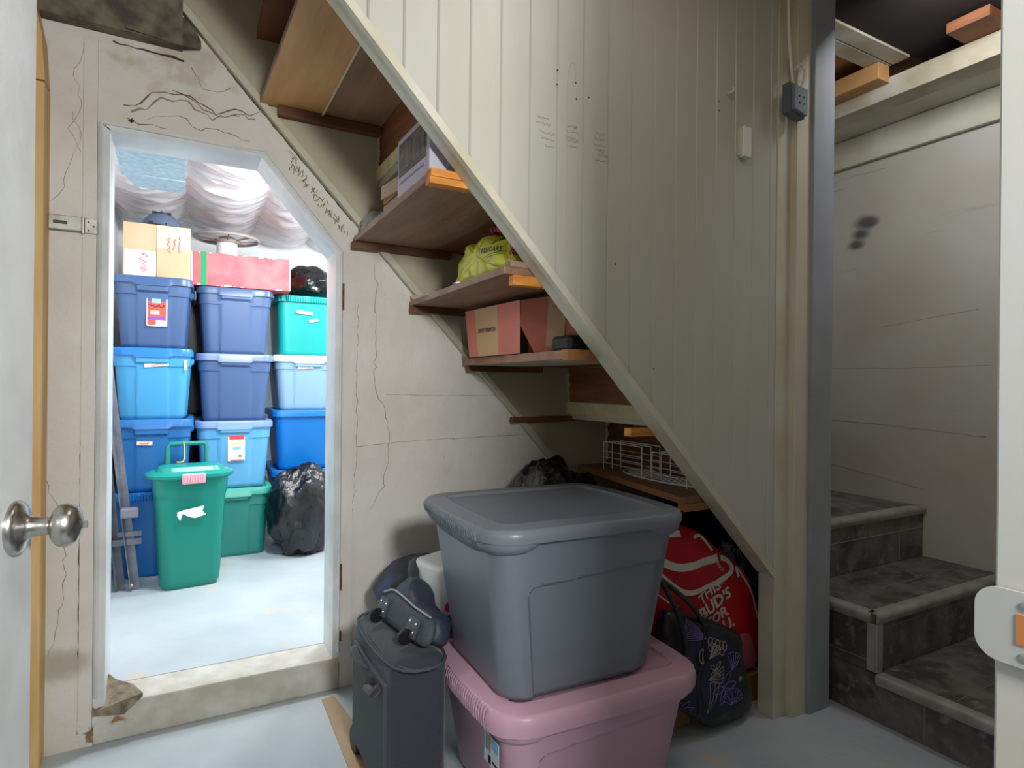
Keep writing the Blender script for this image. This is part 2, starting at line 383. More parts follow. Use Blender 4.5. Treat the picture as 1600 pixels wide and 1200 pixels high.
# ------------------------------------------------------------------ the setting
WY = 2.29; PY = 1.385; SF = .12
CZ = 2.62
def diag(x): return .494+(1.797-x)*1.031            # lower edge of the panelled stair side
def skl(x): return 2.296-1.069*(x-.061)            # skirt line on the concrete wall
w = new()
def wallpoly(pts): prism(w, xz(pts, WY), (0, .15, 0))
wallpoly([(-.45, 0), (-.235, 0), (-.235, 2.75), (-.45, 2.75)])
wallpoly([(-.235, 1.965), (.255, 1.965), (.255, 2.75), (-.235, 2.75)])
wallpoly([(.255, 1.965), (.53, 1.643), (.53, 2.75), (.255, 2.75)])
wallpoly([(.53, 0), (3.2, 0), (3.2, 2.75), (.53, 2.75)])
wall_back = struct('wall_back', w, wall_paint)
sill = struct('floor_sill', B(-.235, .53, WY-.004, WY+.15, 0, SF, bev=.006), sill_paint)
chip = new()
rnd = random.Random(4)
prism(chip, [(-.235, WY-.02, .1), (-.15, WY-.018, .085), (-.1, WY-.005, .125), (-.13, WY+.05, .135), (-.18, WY+.1, .14), (-.235, WY+.1, .2)], (0, .0, .012))
struct('broken_concrete', chip, M('rubble', (150, 140, 122), .9, rgb2=(110, 96, 76), vscale=30, bump=.8, bscale=60), sill)
# frame lining the doorway
fr = new()
prism(fr, [(-.235, WY-.006, .06), (-.203, WY-.006, .12), (-.203, WY-.006, 1.945), (-.235, WY-.006, 1.965)], (0, .16, 0))
prism(fr, xz([(-.235, 1.965), (-.203, 1.94), (.243, 1.94), (.255, 1.965)], WY-.006), (0, .16, 0))
prism(fr, xz([(.255, 1.965), (.243, 1.94), (.503, 1.635), (.53, 1.643)], WY-.006), (0, .16, 0))
prism(fr, xz([(.503, SF), (.53, SF), (.53, 1.643), (.503, 1.635)], WY-.006), (0, .16, 0))
door_frame = struct('trim_1', fr, white_paint)
cs = new()   # thin stop bead along the frame edge
tube(cs, [(-.228, WY-.008, .15), (-.228, WY-.008, 1.957), (.251, WY-.008, 1.957), (.524, WY-.008, 1.637), (.524, WY-.008, .14)], .006, 4)
struct('edge_bead', cs, white_paint, door_frame)
fl = new(); box(fl, -.272, -.236, WY-.009, WY, .05, 2.215)
struct('trim_2', fl, wall_paint)
fr3 = new(); box(fr3, .528, .572, WY-.007, WY, .1, 1.62)
t3 = struct('trim_3', fr3, wall_paint)
for z in (1.47, .42): struct('rusty_hinge_leaf', B(.522, .534, WY-.012, WY-.004, z-.05, z+.05, bev=.002), rust, t3)
for z in (.2,): struct('rusty_hinge_leaf', B(.522, .534, WY-.012, WY-.004, z-.02, z+.02, bev=.002), rust, t3)
# cracks and patches in the painted concrete
def crack(pts, r=.0018, seed=1, jit=.006, m=None, y=WY-.0005, parent=wall_back, name='crack', z0=0):
    m = m or (midcrack if seed in (1, 3, 5, 7, 22) else crackm)
    rd = random.Random(seed); P = []
    for i in range(len(pts)-1):
        (x0, z0_), (x1, z1_) = pts[i], pts[i+1]; k = max(2, int(math.hypot(x1-x0, z1_-z0_)/.02))
        for j in range(k): P.append((x0+(x1-x0)*j/k+rd.uniform(-jit, jit)*.6, y, z0_+(z1_-z0_)*j/k+rd.uniform(-jit, jit)*.6))
    P.append((pts[-1][0], y, pts[-1][1]))
    bm = new(); tube(bm, P, [r*rd.uniform(.25, 1.1) for _ in P], 4); return struct(name, bm, m, parent)
softcrack = M('soft_crack', (160, 150, 134), .9); midcrack = M('mid_crack', (118, 100, 80), .9)
crack([(-.164, 2.026), (-.12, 2.05), (-.086, 2.096), (-.03, 2.105), (.024, 2.097), (.06, 2.085), (.1, 2.06), (.16, 2.095), (.205, 2.085), (.235, 2.1)], .0024, 1, .012)
crack([(-.14, 2.02), (-.1, 2.035), (-.06, 2.075), (-.01, 2.085), (.04, 2.07), (.09, 2.04), (.16, 2.075), (.22, 2.07)], .0034, 31, .014, softcrack)
crack([(-.1, 2.0), (-.02, 2.03), (.05, 2.0), (.14, 2.01), (.2, 1.99)], .002, 32, .012, softcrack)
crack([(.02, 2.2), (.05, 2.14), (.1, 2.13), (.14, 2.16)], .0016, 33, .012, softcrack)
crack([(-.20, 2.225), (-.14, 2.222), (-.09, 2.222), (-.033, 2.219), (0, 2.215)], .005, 2, .004)
crack([(-.03, 2.11), (.02, 2.10), (.06, 2.07), (.1, 2.055), (.17, 2.07)], .002, 3, .01)
crack([(-.16, 1.99), (-.13, 1.975), (-.09, 1.985), (-.05, 1.98)], .002, 5)
crack([(-.265, 2.2), (-.268, 1.7), (-.270, 1.2), (-.272, .75), (-.274, .4), (-.27, .13)], .0026, 6, .002)
crack([(-.352, 1.70), (-.32, 1.745), (-.30, 1.83), (-.28, 1.9), (-.30, 1.98)], .0011, 7, .012, softcrack)
crack([(-.275, 2.2), (-.30, 2.1), (-.275, 2.02), (-.31, 1.93), (-.28, 1.86)], .0009, 34, .014, softcrack)
crack([(.655, 1.6), (.662, 1.342), (.651, 1.145), (.703, 1.021), (.72, .93), (.693, .748), (.64, .66)], .0016, 8, .012, softcrack)
crack([(.59, 1.45), (.585, 1.2), (.59, .9), (.57, .6)], .0012, 9, .008, softcrack)
crack([(.7, 1.105), (.9, 1.10), (1.15, 1.10), (1.24, 1.105)], .0011, 10, .001, softcrack)
crack([(.58, .905), (.8, .92), (1.1, .925), (1.4, .93)], .0012, 11, .002, softcrack)
crack([(-.36, .85), (-.31, .7), (-.31, .5), (-.33, .38), (-.35, .3)], .0014, 12, .01, softcrack)
crack([(-.15, 1.98), (-.145, 1.99), (-.14, 1.985)], .009, 13, .004)
def marks(P, seed, r, m, parent, n, spread=.02, y=WY-.001):
    bm = new(); rd = random.Random(seed)
    for i in range(n):
        x, z = P(i/(n-1)); x += rd.uniform(-spread, spread); z += rd.uniform(-spread, spread); a = rd.uniform(.4, 2.6); l = rd.uniform(.004, .012)
        tube(bm, [(x-l*math.cos(a), y, z-l*math.sin(a)), (x, y-.0004, z+rd.uniform(-.003, .003)), (x+l*math.cos(a), y, z+l*math.sin(a))], r, 4)
    return struct('scrawl', bm, m, parent)
marks(lambda t: (.335+.2*t, 1.945-.225*t), 2, .0013, inkbrown, wall_back, 60, .013)
addmix(wall_paint, (200, 190, 174), sphere_mask(wall_paint, (.0, 2.29, 2.22), .12, (.6, 1, 1), .0, .5))  # shade above the doorway put into the wall colour as a brownish patch
# paint flakes missing along the left edge
struct('wall_left', B(-.53, -.42, .05, 2.45, 0, 2.75), side_paint)
post_t = new(); box(post_t, -.425, -.356, WY-.09, WY, 0, 2.02, bev=.003)
struct('trim_4', post_t, raw_timber)
post_u = new(); prism(post_u, xz([(-.425, 2.02), (-.356, 2.025), (-.364, 2.16), (-.40, 2.35), (-.425, 2.35)], WY-.09), (0, .085, 0))
struct('trim_5', post_u, raw_timber)
up_ = new(); box(up_, -.42, -.005, WY-.05, WY, 2.245, 2.62); prism(up_, [(-.16, WY-.06, 2.25), (.0, WY-.05, 2.24), (.05, WY-.02, 2.26), (.02, WY-.01, 2.33), (-.12, WY-.02, 2.33)], (0, .01, .03))
struct('trim_6', up_, M('grey_rubble_board', (124, 116, 100), .85, rgb2=(78, 72, 64), vscale=18, bump=.6, bscale=40))
# skirt board of the stair on the concrete wall and its edge strip
sk = new(); X0, X1 = -.02, 2.1
prism(sk, xz([(X0, skl(X0)), (X1, max(.05, skl(X1))), (X1, skl(X1)+1.0), (.75, 2.62), (X0, 2.62)], WY-.018), (0, .017, 0))
skirt = struct('trim_7', sk, skirt_paint)
st = new(); nx, nz = .73*.011, .683*.011
prism(st, xz([(X0, skl(X0)), (1.85, skl(1.85)), (1.85+2*nx, skl(1.85)+2*nz), (X0+2*nx, skl(X0)+2*nz)], WY-.032), (0, .032, 0))
struct('edge_strip', st, trim_paint, skirt)
crack([(x+.01, skl(x)-.012) for x in (.12, .3, .5, .55)], .0022, 21, .003, parent=skirt, y=WY-.001)
crack([(.33, 1.98), (.36, 1.95)], .002, 22, .003, parent=skirt, y=WY-.019)
# right wall and its ledger, ceiling, floor, doorway wall behind which the camera stands
struct('wall_right', B(3.05, 3.2, -.1, 2.45, 0, 2.75), side_paint)
struct('trim_8', B(3.022, 3.05, -.1, WY, 2.292, 2.435, bev=.003), trim_paint)
hf = new(); box(hf, -.6, 3.2, -3.2, WY+.02, -.1, 0)
struct('floor', hf, floor_paint)
struct('ceiling', B(-.6, 3.2, .05, 2.45, CZ, CZ+.1), plyorange)
bw = new()
for a in ((-.6, -.32, 0, 2.75), (.575, 3.2, 0, 2.75), (-.32, .575, 2.06, 2.75)): box(bw, a[0], a[1], .05, .18, a[2], a[3])
struct('wall_front', bw, wall_paint)
# near jamb with strike plate
jb = new(); box(jb, .54, .578, .0, .222, 0, 2.06, bev=.002)
jamb = struct('trim_9', jb, M('jamb_paint', (176, 178, 178), .4, rgb2=(178, 172, 152), vscale=3))
sp = new(); cpl = []
for k in range(9): a = PI/2-k*PI/16; cpl.append((.538, .217+.016*math.cos(a), .986+.016*math.sin(a)))
for k in range(9): a = -k*PI/16; cpl.append((.538, .217+.016*math.cos(a), .963+.016*math.sin(a)))
prism(sp, [(.538, .16, 1.002)]+cpl+[(.538, .16, .947)], (-.0022, 0, 0))
plate = struct('strike_plate', sp, M('plate_paint', (168, 170, 166), .4, .1), jamb)
struct('latch_hole', B(.5350, .5375, .190, .2065, .964, .986), M('bare_wood_hole', (176, 110, 56), .8), plate)
for z in (.993, .956):
    sc = new(); lathe(sc, [(0, .0), (.0035, 0), (.0035, .001), (0, .0015)], 12, Matrix.Translation((.5358, .2005, z)) @ Matrix.Rotation(-PI/2, 4, 'Y')); struct('screw', sc, alu, plate)
# open door at the left
ex, ey = -.172, 1.008; td = Vector((.155, .988, 0)).normalized(); nd = Vector((td.y, -td.x, 0))
dm = Matrix(((td.x, nd.x, 0, ex), (td.y, nd.y, 0, ey), (0, 0, 1, 0), (0, 0, 0, 1)))   # local x along leaf (negative towards hinge), y out of the face
dd = new(); box(dd, -.762, 0, -.035, 0, .012, 2.0, bev=.0015, mtx=dm)
door = struct('door_1', dd, white_paint)
for (x0, x1, z0, z1) in ((-.65, -.43, .12, .82), (-.33, -.115, .12, .82), (-.65, -.43, 1.06, 1.84), (-.33, -.115, 1.06, 1.84)):
    pm = new()
    box(pm, x0, x1, -.001, .0035, z0, z1, bev=.003, mtx=dm); box(pm, x0+.03, x1-.03, .002, .0065, z0+.03, z1-.03, bev=.003, mtx=dm)
    struct('moulded_panel', pm, white_paint, door)
kn = new(); km = dm @ Matrix.Translation((-.055, 0, .965)) @ Matrix.Rotation(-PI/2, 4, 'X')
lathe(kn, [(0, 0), (.0335, 0), (.0335, .004), (.031, .008), (.026, .0105), (.019, .0125), (.0145, .016), (.0125, .02), (.0115, .03), (.0112, .037), (.013, .040), (.021, .0425), (.0262, .0475), (.0275, .054), (.0262, .061), (.0215, .067), (.013, .070), (.006, .0715), (.004, .0725), (0, .0725)], 48, km)
knob = struct('door_knob', kn, metal, door, smooth=50)
tb = new(); box(tb, -.0015, .0015, -.005, .005, .0724, .078, bev=.0005, mtx=km); struct('thumb_turn', tb, metal, knob)
struct('latch_faceplate', B(-.0005, .001, -.03, -.005, .93, .99, mtx=dm), metal, door)
# ------------------------------------------------------------------ panelled stair side
pb = new(); bwid = .0871; x = .72-13*bwid
while x < 1.80:
    x0, x1 = x, min(x+bwid, 1.815); c = .0042
    zt = CZ+.1
    def zb(q): return max(diag(q)-.002, .5)
    sec = [(x0+.0004, PY+.012), (x0+.0004, PY+.0045), (x0+c, PY), (x1-.0022, PY), (x1-.0004, PY+.0045), (x1-.0004, PY+.012)]
    if zb(x0) < zt-.05:
        lo = [pb.verts.new((q, y, zb(q))) for q, y in sec]; hi = [pb.verts.new((q, y, zt)) for q, y in sec]
        n = len(sec); fs = [pb.faces.new(lo), pb.faces.new(hi[::-1])]+[pb.faces.new((lo[i], hi[i], hi[(i+1) % n], lo[(i+1) % n])) for i in range(n)]
        bmesh.ops.recalc_face_normals(pb, faces=fs)
    x += bwid
wall_stair = struct('wall_stair', pb, panel_paint)
# stringer behind the boards and its painted lower edge
sg = new(); XL = -.25
prism(sg, xz([(XL, diag(XL)), (1.797, .494), (1.797, .80), (XL+.3, diag(XL)+.0)], PY+.012), (0, .053, 0))
struct('trim_10', sg, trim_paint)
sg2 = new(); q = .018
prism(sg2, xz([(XL, diag(XL)-.006), (1.80, .488), (1.80+.0, .488+.03), (XL, diag(XL)+.024)], PY-.006), (0, .02, 0))
struct('trim_11', sg2, trim_paint)
# post and boards at the right end of the panelling
struct('trim_12', B(1.80, 1.868, PY-.005, PY+.06, 0, 2.62, bev=.002), trim_paint)
struct('trim_13', B(1.866, 1.94, PY-.03, PY+.06, 0, 2.62, bev=.002), M('cream_post', (206, 198, 176), .5, rgb2=(194, 184, 158), vscale=3, bump=.1))
struct('trim_14', B(1.938, 2.05, PY-.045, PY-.012, 0, 2.62, bev=.0015), grey_paint)
# pencil notes, drips, nail holes
def note(x, z, w, h, seed, lines):
    bm = new()
    for i in range(lines):
        scribble(bm, plane_mtx((x, PY-.0006, z-i*.016), (1, 0, 0), (0, 0, 1)), w*(.7+.3*((i*7+seed) % 3)/2), h, seed+i, .0004, 16)
    return struct('pencil_note', bm, pencil, wall_stair)
for a in ((.85, 1.87, .045, .008, 1, 2), (.865, 1.83, .055, .008, 5, 2), (.87, 1.795, .04, .006, 9, 1), (.945, 1.865, .045, .009, 12, 3), (.945, 1.825, .045, .008, 17, 2), (1.04, 1.865, .045, .009, 21, 4), (1.05, 1.805, .05, .008, 28, 2)): note(*a)
bm = new()
for (x, z) in ((.895, 2.01), (.893, 1.97), (.955, 1.99), (.958, 1.945), (1.0, 1.96), (1.515, 2.07), (1.517, 2.04), (1.1, 1.5), (1.25, 1.2)): lathe(bm, [(0, 0), (.003, .0003), (.002, .001), (0, .001)], 8, Matrix.Translation((x, PY, z)) @ Matrix.Rotation(PI/2, 4, 'X'))
struct('nail_hole', bm, rust, wall_stair)
drip = new(); tube(drip, smooth_path([(.925, PY-.0003, 1.5), (.928, PY-.0003, 1.8), (.925, PY-.0003, 1.95), (.935, PY-.0003, 2.03), (.95, PY-.0003, 2.04), (.955, PY-.0003, 2.0)], 6), .0014, 4)
struct('drip_stain', drip, M('drip', (188, 180, 158), .7), wall_stair)
# chime box and hook
t = thing('sensor_box', 'small white rectangular plastic box fixed to the white panelling near the post', 'sensor', (1.625, PY, 1.905))
obj('housing', B(-.018, .022, -.022, 0, 0, .1, bev=.004), plastic('chime_white', (228, 226, 214)), t)
obj('sliding_cover', B(-.024, -.016, -.016, 0, .004, .095, bev=.002), trim_paint, t)
hk = new(); tube(hk, smooth_path([(1.552, PY, 2.105), (1.552, PY-.012, 2.10), (1.56, PY-.02, 2.108), (1.566, PY-.014, 2.12)], 5), .004, 6)
tag(obj('wall_hook', hk, trim_paint, world=True), 'small painted hook stub on the panelling above the white plastic box', 'hook')
# outlet box with cables
t = thing('outlet_box', 'grey surface mounted electrical outlet box on the post with white cables', 'outlet', (1.825, PY-.03, 2.065))
eb = new(); prism(eb, [(-.04, 0, .012), (.035, 0, 0), (.035, 0, .1), (-.04, 0, .112)], (0, -.03, 0)); obj('box', eb, boxgrey, t)
ef = new(); prism(ef, [(-.03, -.03, .02), (.036, -.03, .008), (.036, -.03, .095), (-.03, -.03, .1)], (0, -.012, 0)); fp = obj('faceplate', ef, M('outlet_face', (120, 130, 138), .5), t)
for dx in (-.006, .016):
    for dz in (.04, .062): obj('socket_slot', B(dx-.002, dx+.002, -.0435, -.0415, dz, dz+.006), black, fp)
cb = new(); tube(cb, smooth_path([(1.80, PY-.04, 2.61), (1.80, PY-.04, 2.4), (1.808, PY-.042, 2.28), (1.822, PY-.045, 2.17)], 6), .005, 8)
obj('cable', cb, cable_w, t, True, True)
cb = new(); tube(cb, smooth_path([(1.845, PY-.045, 2.162), (1.868, PY-.05, 2.2), (1.872, PY-.05, 2.24), (1.855, PY-.048, 2.26), (1.83, PY-.045, 2.235)], 6), .005, 8)
obj('cable', cb, cable_w, t, True, True)
# ------------------------------------------------------------------ ceiling timber over the lower stairs
struct('trim_16', B(2.74, 2.86, -.1, WY, 2.435, 2.527, bev=.003), palewood)
struct('trim_17', B(2.86, 3.05, -.1, WY, 2.437, 2.47), trim_paint)
struct('trim_18', B(2.05, 2.74, 1.53, 1.60, 2.575, 2.60), palewood)
struct('trim_19', B(2.05, 2.74, 1.452, 1.522, 2.575, 2.60), palewood)
struct('trim_22', B(2.655, 2.738, 1.535, WY, 2.50, 2.573, bev=.002), plyorange)
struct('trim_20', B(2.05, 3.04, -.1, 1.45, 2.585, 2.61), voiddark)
struct('trim_21', B(2.60, 3.02, 1.10, 1.245, 2.529, 2.57, bev=.002), brownwood)
# ------------------------------------------------------------------ upper flight seen from below
TR = [.0, .22, .44, .66, .885, 1.11, 1.33, 1.545, 1.765, 1.985]
TZ = [2.57, 2.345, 2.12, 1.895, 1.68, 1.455, 1.225, .995, .785]
fl_ = thing('stair_flight', 'underside of the wooden upper stair flight above the storage shelves', 'stairs', (.9, 1.85, 0))
YA, YB = PY+.066, WY-.02
for i in range(1, len(TZ)):
    m = {2: plywood, 3: skirt_paint, 7: palewood, 8: darkwood}.get(i, brownwood)
    obj('tread', B(TR[i]+.0, TR[i+1]-.001, YA, YB, TZ[i]+.001, TZ[i]+.026), m, fl_, world=True)
for i in range(2, len(TR)-1):
    zt, zb_ = TZ[i-1], TZ[i]+.027
    if i in (3, 7):
        zc = zt-.15
        obj('riser', B(TR[i], TR[i]+.018, YA, YB, zc, zt-.001), brownwood, fl_, world=True)
        obj('riser_fascia', B(TR[i]-.012, TR[i]+.016, YA, YB, zb_-.004, zc-.004), M('cream_fascia_%d' % i, (204, 196, 162), .6, rgb2=(188, 176, 130), vscale=12), fl_, world=True)
    else: obj('riser', B(TR[i], TR[i]+.018, YA, YB, zb_, zt-.001), brownwood if i != 8 else darkwood, fl_, world=True)
old_pl = M('old_plaster', (190, 180, 150), .9)
for (x, z0, z1) in ((1.545, 1.0, 1.2), (1.765, .8, .99), (.66, 1.95, 2.1)):
    rd = random.Random(int(x*10)); P = [(x-.005+rd.uniform(-.004, .004), YB-.004, z0+(z1-z0)*i/16) for i in range(17)]
    obj('plaster_crust', tube(new(), P, [.004+.005*rd.random() for _ in P], 5), old_pl, fl_, world=True)
# hidden strings close the flight towards the landing
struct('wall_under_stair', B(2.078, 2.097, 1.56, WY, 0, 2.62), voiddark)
# shelves
def shelf(label, x0, x1, z, th, m, em, x0p=None, grp=None, ys=.07):
    o = thing('shelf', label, 'shelf', (x0+.1, 1.85, z), group='shelves under the stairs')
    bm = new(); xp = x0p if x0p is not None else x0
    prism(bm, [(x0, YB-.003, z), (xp, PY+ys, z), (x1-.002, PY+ys, z), (x1-.002, YB-.003, z)], (0, 0, th)); obj('board', bm, m, o, world=True)
    bm = new(); prism(bm, [(x0-.003, YB-.003, z), (xp-.003, PY+ys, z), (xp+.0, PY+ys, z), (x0+.0, YB-.003, z)], (0, 0, th)); obj('front_edge', bm, em, o, world=True)
    return o
def batten(o, x0, x1, y0, y1, z0, z1, m): obj('batten', B(x0, x1, y0, y1, z0, z1, bev=.0015), m, o, world=True)
s = shelf('orange plywood board, highest under the stairs near the ceiling', .235, .438, 2.12, .018, plyorange, edgewood, .26)
batten(s, .29, .655, YB-.03, YB, 2.085, 2.118, darkwood)
obj('joint_strip', B(.437, .443, YA, YB, 2.112, 2.12), M('pale_edge', (206, 190, 150), .7), s, world=True)
s = shelf('brown plywood shelf holding the silver carton under the stairs', .568, .883, 1.678, .02, plywood, edgewood, .56, ys=.101)
batten(s, .555, .95, YB-.028, YB, 1.65, 1.677, darkwood); batten(s, .553, .80, PY+.066, PY+.10, 1.664, 1.682, orangewood); batten(s, .556, .80, PY+.066, PY+.10, 1.683, 1.703, orangewood)
s = shelf('brown plywood shelf holding the yellow bag under the stairs', .79, 1.108, 1.453, .02, plywood, edgewood, .775)
batten(s, .785, 1.02, YB-.028, YB, 1.425, 1.452, darkwood); batten(s, .80, .92, PY+.066, PY+.094, 1.424, 1.452, orangewood); batten(s, .79, .86, PY+.066, PY+.1, 1.473, 1.49, edgewood)
s = shelf('thick pale shelf holding the pink box under the stairs', 1.02, 1.328, 1.225, .026, palewood, M('red_stained_edge', (176, 136, 116), .7, rgb2=(150, 100, 84), vscale=14), .985)
batten(s, 1.03, 1.39, YB-.028, YB, 1.2, 1.224, darkwood); batten(s, .982, 1.11, PY+.066, PY+.1, 1.22, 1.253, M('ochre_wood', (180, 120, 60), .6, rgb2=(140, 84, 44), vscale=14))
sp_ = thing('batten_pair', 'two loose battens with no shelf above them, just over the wire rack', 'batten', (1.4, 1.85, .97))
obj('batten', B(1.24, 1.56, YB-.03, YB, .985, 1.008, bev=.0015), darkwood, sp_, world=True)
obj('batten', B(1.22, 1.36, PY+.066, PY+.1, .99, 1.016, bev=.0015), orangewood, sp_, world=True)
lowshelf = thing('shelf', 'lowest wooden shelf under the stairs, holding the white wire racks', 'shelf', (1.7, 1.85, .76))
bm = new(); prism(bm, [(1.60, YB-.003, .762), (1.44, PY+.07, .762), (1.762, PY+.07, .762), (1.762, YB-.003, .762)], (0, 0, .022)); obj('board', bm, plywood, lowshelf, world=True)
bm = new(); prism(bm, [(1.597, YB-.003, .762), (1.437, PY+.07, .762), (1.44, PY+.07, .762), (1.60, YB-.003, .762)], (0, 0, .022)); obj('front_edge', bm, M('brown_edge', (140, 92, 58), .6), lowshelf, world=True)
batten(lowshelf, 1.45, 1.6, PY+.066, PY+.1, .735, .761, M('batten_brown', (160, 104, 56), .6))
tag(obj('peg', tube(new(), smooth_path([(.80, WY-.02, 1.49), (.815, WY-.06, 1.478), (.85, WY-.05, 1.50)], 4), .011, 8), trim_paint, world=True, smooth=True), 'small cream painted peg on the stair skirt at the end of the yellow bag shelf', 'peg')
# ------------------------------------------------------------------ things on the shelves
t = thing('carton', 'silver grey carton with a printed picture panel on the uppermost loaded shelf', 'box', (.566, 1.49, 1.699), rot=.02)
obj('box', B(0, .25, 0, .25, 0, .17, bev=.003), silver, t)
pp = obj('picture_panel', B(-.0015, .0005, .02, .235, .055, .152), photo_l, t)
for k in range(2): obj('print', B(-.003, -.001, .03+.10*k, .12+.10*k, .068, .14), M('print_%d' % k, (84, 78, 92), .5, rgb2=(120, 112, 96), vscale=40), pp)
bm = new()
box(bm, -.0018, .0, .03, .23, .034, .04)
obj('print_line', bm, M('carton_print', (140, 136, 168), .6), t)
for k in range(2): obj('print_line', B(.05+.035*k, .054+.035*k, -.001, .0005, .03, .12), M('carton_print2', (220, 218, 226), .6), t)
t = thing('small_box', 'small open brown cardboard box beside the silver carton', 'box', (.60, 1.88, 1.699))
bm = new(); box(bm, 0, .2, -.07, .13, .0, .05); obj('box', bm, M('carton_dull', (176, 146, 118), .7), t)
obj('flap', B(-.015, .012, -.13, .12, .056, .10, bev=.001, mtx=Matrix.Rotation(.10, 4, 'X')), M('carton_dull2', (186, 158, 134), .7), t)
obj('flap', B(.0, .003, -.07, .13, .055, .105), cardbrown, t)
t = thing('plastic_tray', 'clear plastic packaging with a grey object at the wall end of the carton shelf', 'packaging', (.60, 2.15, 1.699))
bm = new(); box(bm, -.02, .1, -.06, .09, 0, .06, bev=.012); obj('tray', bm, clear, t, True)
obj('grey_insert', B(.0, .08, -.1, .02, .005, .05, bev=.01), M('insert_grey', (90, 92, 96), .5), t)
# yellow carrier bag
t = thing('carrier_bag', 'yellow plastic carrier bag with black printed lettering on the second loaded shelf', 'bag', (.86, 1.65, 1.474))
YX = .850; ym = Matrix(((0, 0, -1, YX), (-1, 0, 0, 0), (0, 1, 0, 0), (0, 0, 0, 1)))
yb = Pillow([(-1.905, 1.482), (-1.90, 1.53), (-1.865, 1.57), (-1.80, 1.605), (-1.74, 1.60), (-1.69, 1.612), (-1.62, 1.60), (-1.55, 1.575), (-1.52, 1.572), (-1.50, 1.545), (-1.50, 1.49), (-1.56, 1.478), (-1.75, 1.478), (-1.86, 1.477)], .085, seed=4, wr=.016)
bm = new(); yb.build(bm, ym)
for v in bm.verts:
    q = v.co; e = 0
    for f, a in ((16, 1), (34, .6), (70, .35)): e += a*(1-2*abs(noise.noise(Vector((q.x*f, q.y*f, q.z*f+q.y*f*.5)))))
    v.co.x -= .0085*(e-.8)*(1 if q.x < YX else .3)
obj('bag', bm, yellowbag, t, 60, True)
def ysurf(x, y, lift): return ym @ Vector((x, y, yb.h((x, y))+lift+.004))
bm = text_bm('EARTHCARE', .022, Matrix.Translation((-1.595, 1.546, 0)) @ Matrix.Rotation(-.12, 4, 'Z'), .0006, spacing=1.12)
for v in bm.verts: v.co = ysurf(v.co.x, v.co.y, .009+v.co.z)
obj('lettering', bm, M('bag_ink', (40, 44, 24), .6), t, world=True)
for (x0, x1, z0, z1) in ((-1.635, -1.515, 1.530, 1.5315), (-1.63, -1.52, 1.524, 1.525), (-1.575, -1.545, 1.572, 1.584), (-1.575, -1.571, 1.558, 1.574)):
    bm = B(x0, x1, z0, z1, 0, .0006)
    bmesh.ops.subdivide_edges(bm, edges=[e for e in bm.edges if e.calc_length() > .02], cuts=6, use_grid_fill=True)
    for v in bm.verts: v.co = ysurf(v.co.x, v.co.y, .009+v.co.z)
    obj('print_mark', bm, MATS['bag_ink'], t, world=True)
redm = M('red_net', (150, 34, 20), .6, rgb2=(90, 16, 10), vscale=30)
t = thing('red_ornament', 'dark red round patterned ornament beside the yellow bag by the panelling', 'ornament', (.842, 1.478, 1.474))
bm = new(); blob(bm, (0, 0, .045), (.032, .030, .045), 5, .08, 3, flat=.001); obj('ball', bm, redm, t, True)
bm = new()
for k in range(6): a = k*PI/3; tube(bm, [(-.036, 0, .045), (-.033, .016*math.cos(a), .045+.02*math.sin(a)), (-.024, .026*math.cos(a), .045+.036*math.sin(a))], .0015, 4)
obj('gold_line', bm, M('gold_thread', (150, 100, 40), .5), t)
t2 = new(); rd = random.Random(3)
for i in range(9): blob(t2, (.835+.003*i, 1.64-.017*i, 1.622-.003*i+rd.uniform(-.004, .006)), (.013, .013, .013), i, .1, 2)
tag(obj('red_netting', t2, redm, world=True, smooth=True), 'crumpled red netting lying on top of the yellow bag', 'netting')
bm = new(); blob(bm, (.83, 1.86, 1.481), (.03, .05, .012), 4, .18, 3, flat=-.006); tag(obj('foil', bm, M('foil', (190, 190, 196), .25, .8), world=True), 'crumpled silver foil on the shelf beside the yellow bag', 'foil')
bm = box(new(), .80, .86, 1.95, 2.2, 1.4745, 1.480, bev=.001); tag(obj('papers', bm, paper, world=True), 'flat white papers near the wall end of the yellow bag shelf', 'paper')
# pink box
t = thing('carton', 'pink and beige cardboard box with a black stamped code, on the thick pale shelf', 'box', (1.06, 1.95, 1.2525), rot=0)
pbm = new(); A0 = Vector((.985, 2.13, 1.2525)); A1 = Vector((.99, 1.745, 1.2525)); A2 = Vector((1.06, 1.50, 1.2525)); A3 = Vector((1.25, 1.60, 1.2525)); A4 = Vector((1.25, 2.13, 1.2525))
hz = Vector((0, 0, .178))
lean = Vector((-.012, .02, 0))
def quad(bm, a, b, c, d, th=.003, n=None):
    n = n or (b-a).cross(d-a).normalized()*th; prism(bm, [a, b, c, d], n); return bm
tp = [A0+hz+lean, A1+hz, A2+hz*1.0, A3+hz, A4+hz]
def lerp(a, b, t): return a+(b-a)*t
for (u0, u1, m) in ((0, .20, pinkcard), (.20, .62, beigecard), (.62, 1, pinkcard)):
    obj('side_panel', quad(new(), lerp(A0, A1, u0), lerp(A0, A1, u1), lerp(tp[0], tp[1], u1), lerp(tp[0], tp[1], u0)), m, t, world=True)
cut = lerp(A1, A2, .18)
bm = new(); prism(bm, [lerp(A1, A2, .25), A2, A2+hz, A1+hz, A1+hz*.52], Vector((.003, .001, 0))); obj('end_panel', bm, redbrown, t, world=True)
bm = new(); prism(bm, [lerp(A1, A2, .45)+hz*.1, lerp(A1, A2, .75)+hz*.1, lerp(A1, A2, .8)+hz, lerp(A1, A2, .5)+hz], Vector((-.002, -.0007, 0))); obj('tape', bm, tapecard, t, world=True)
bm = new(); prism(bm, [A2, A3, A3+hz, A2+hz], Vector((.002, .002, 0))); obj('end_panel', bm, redbrown, t, world=True)
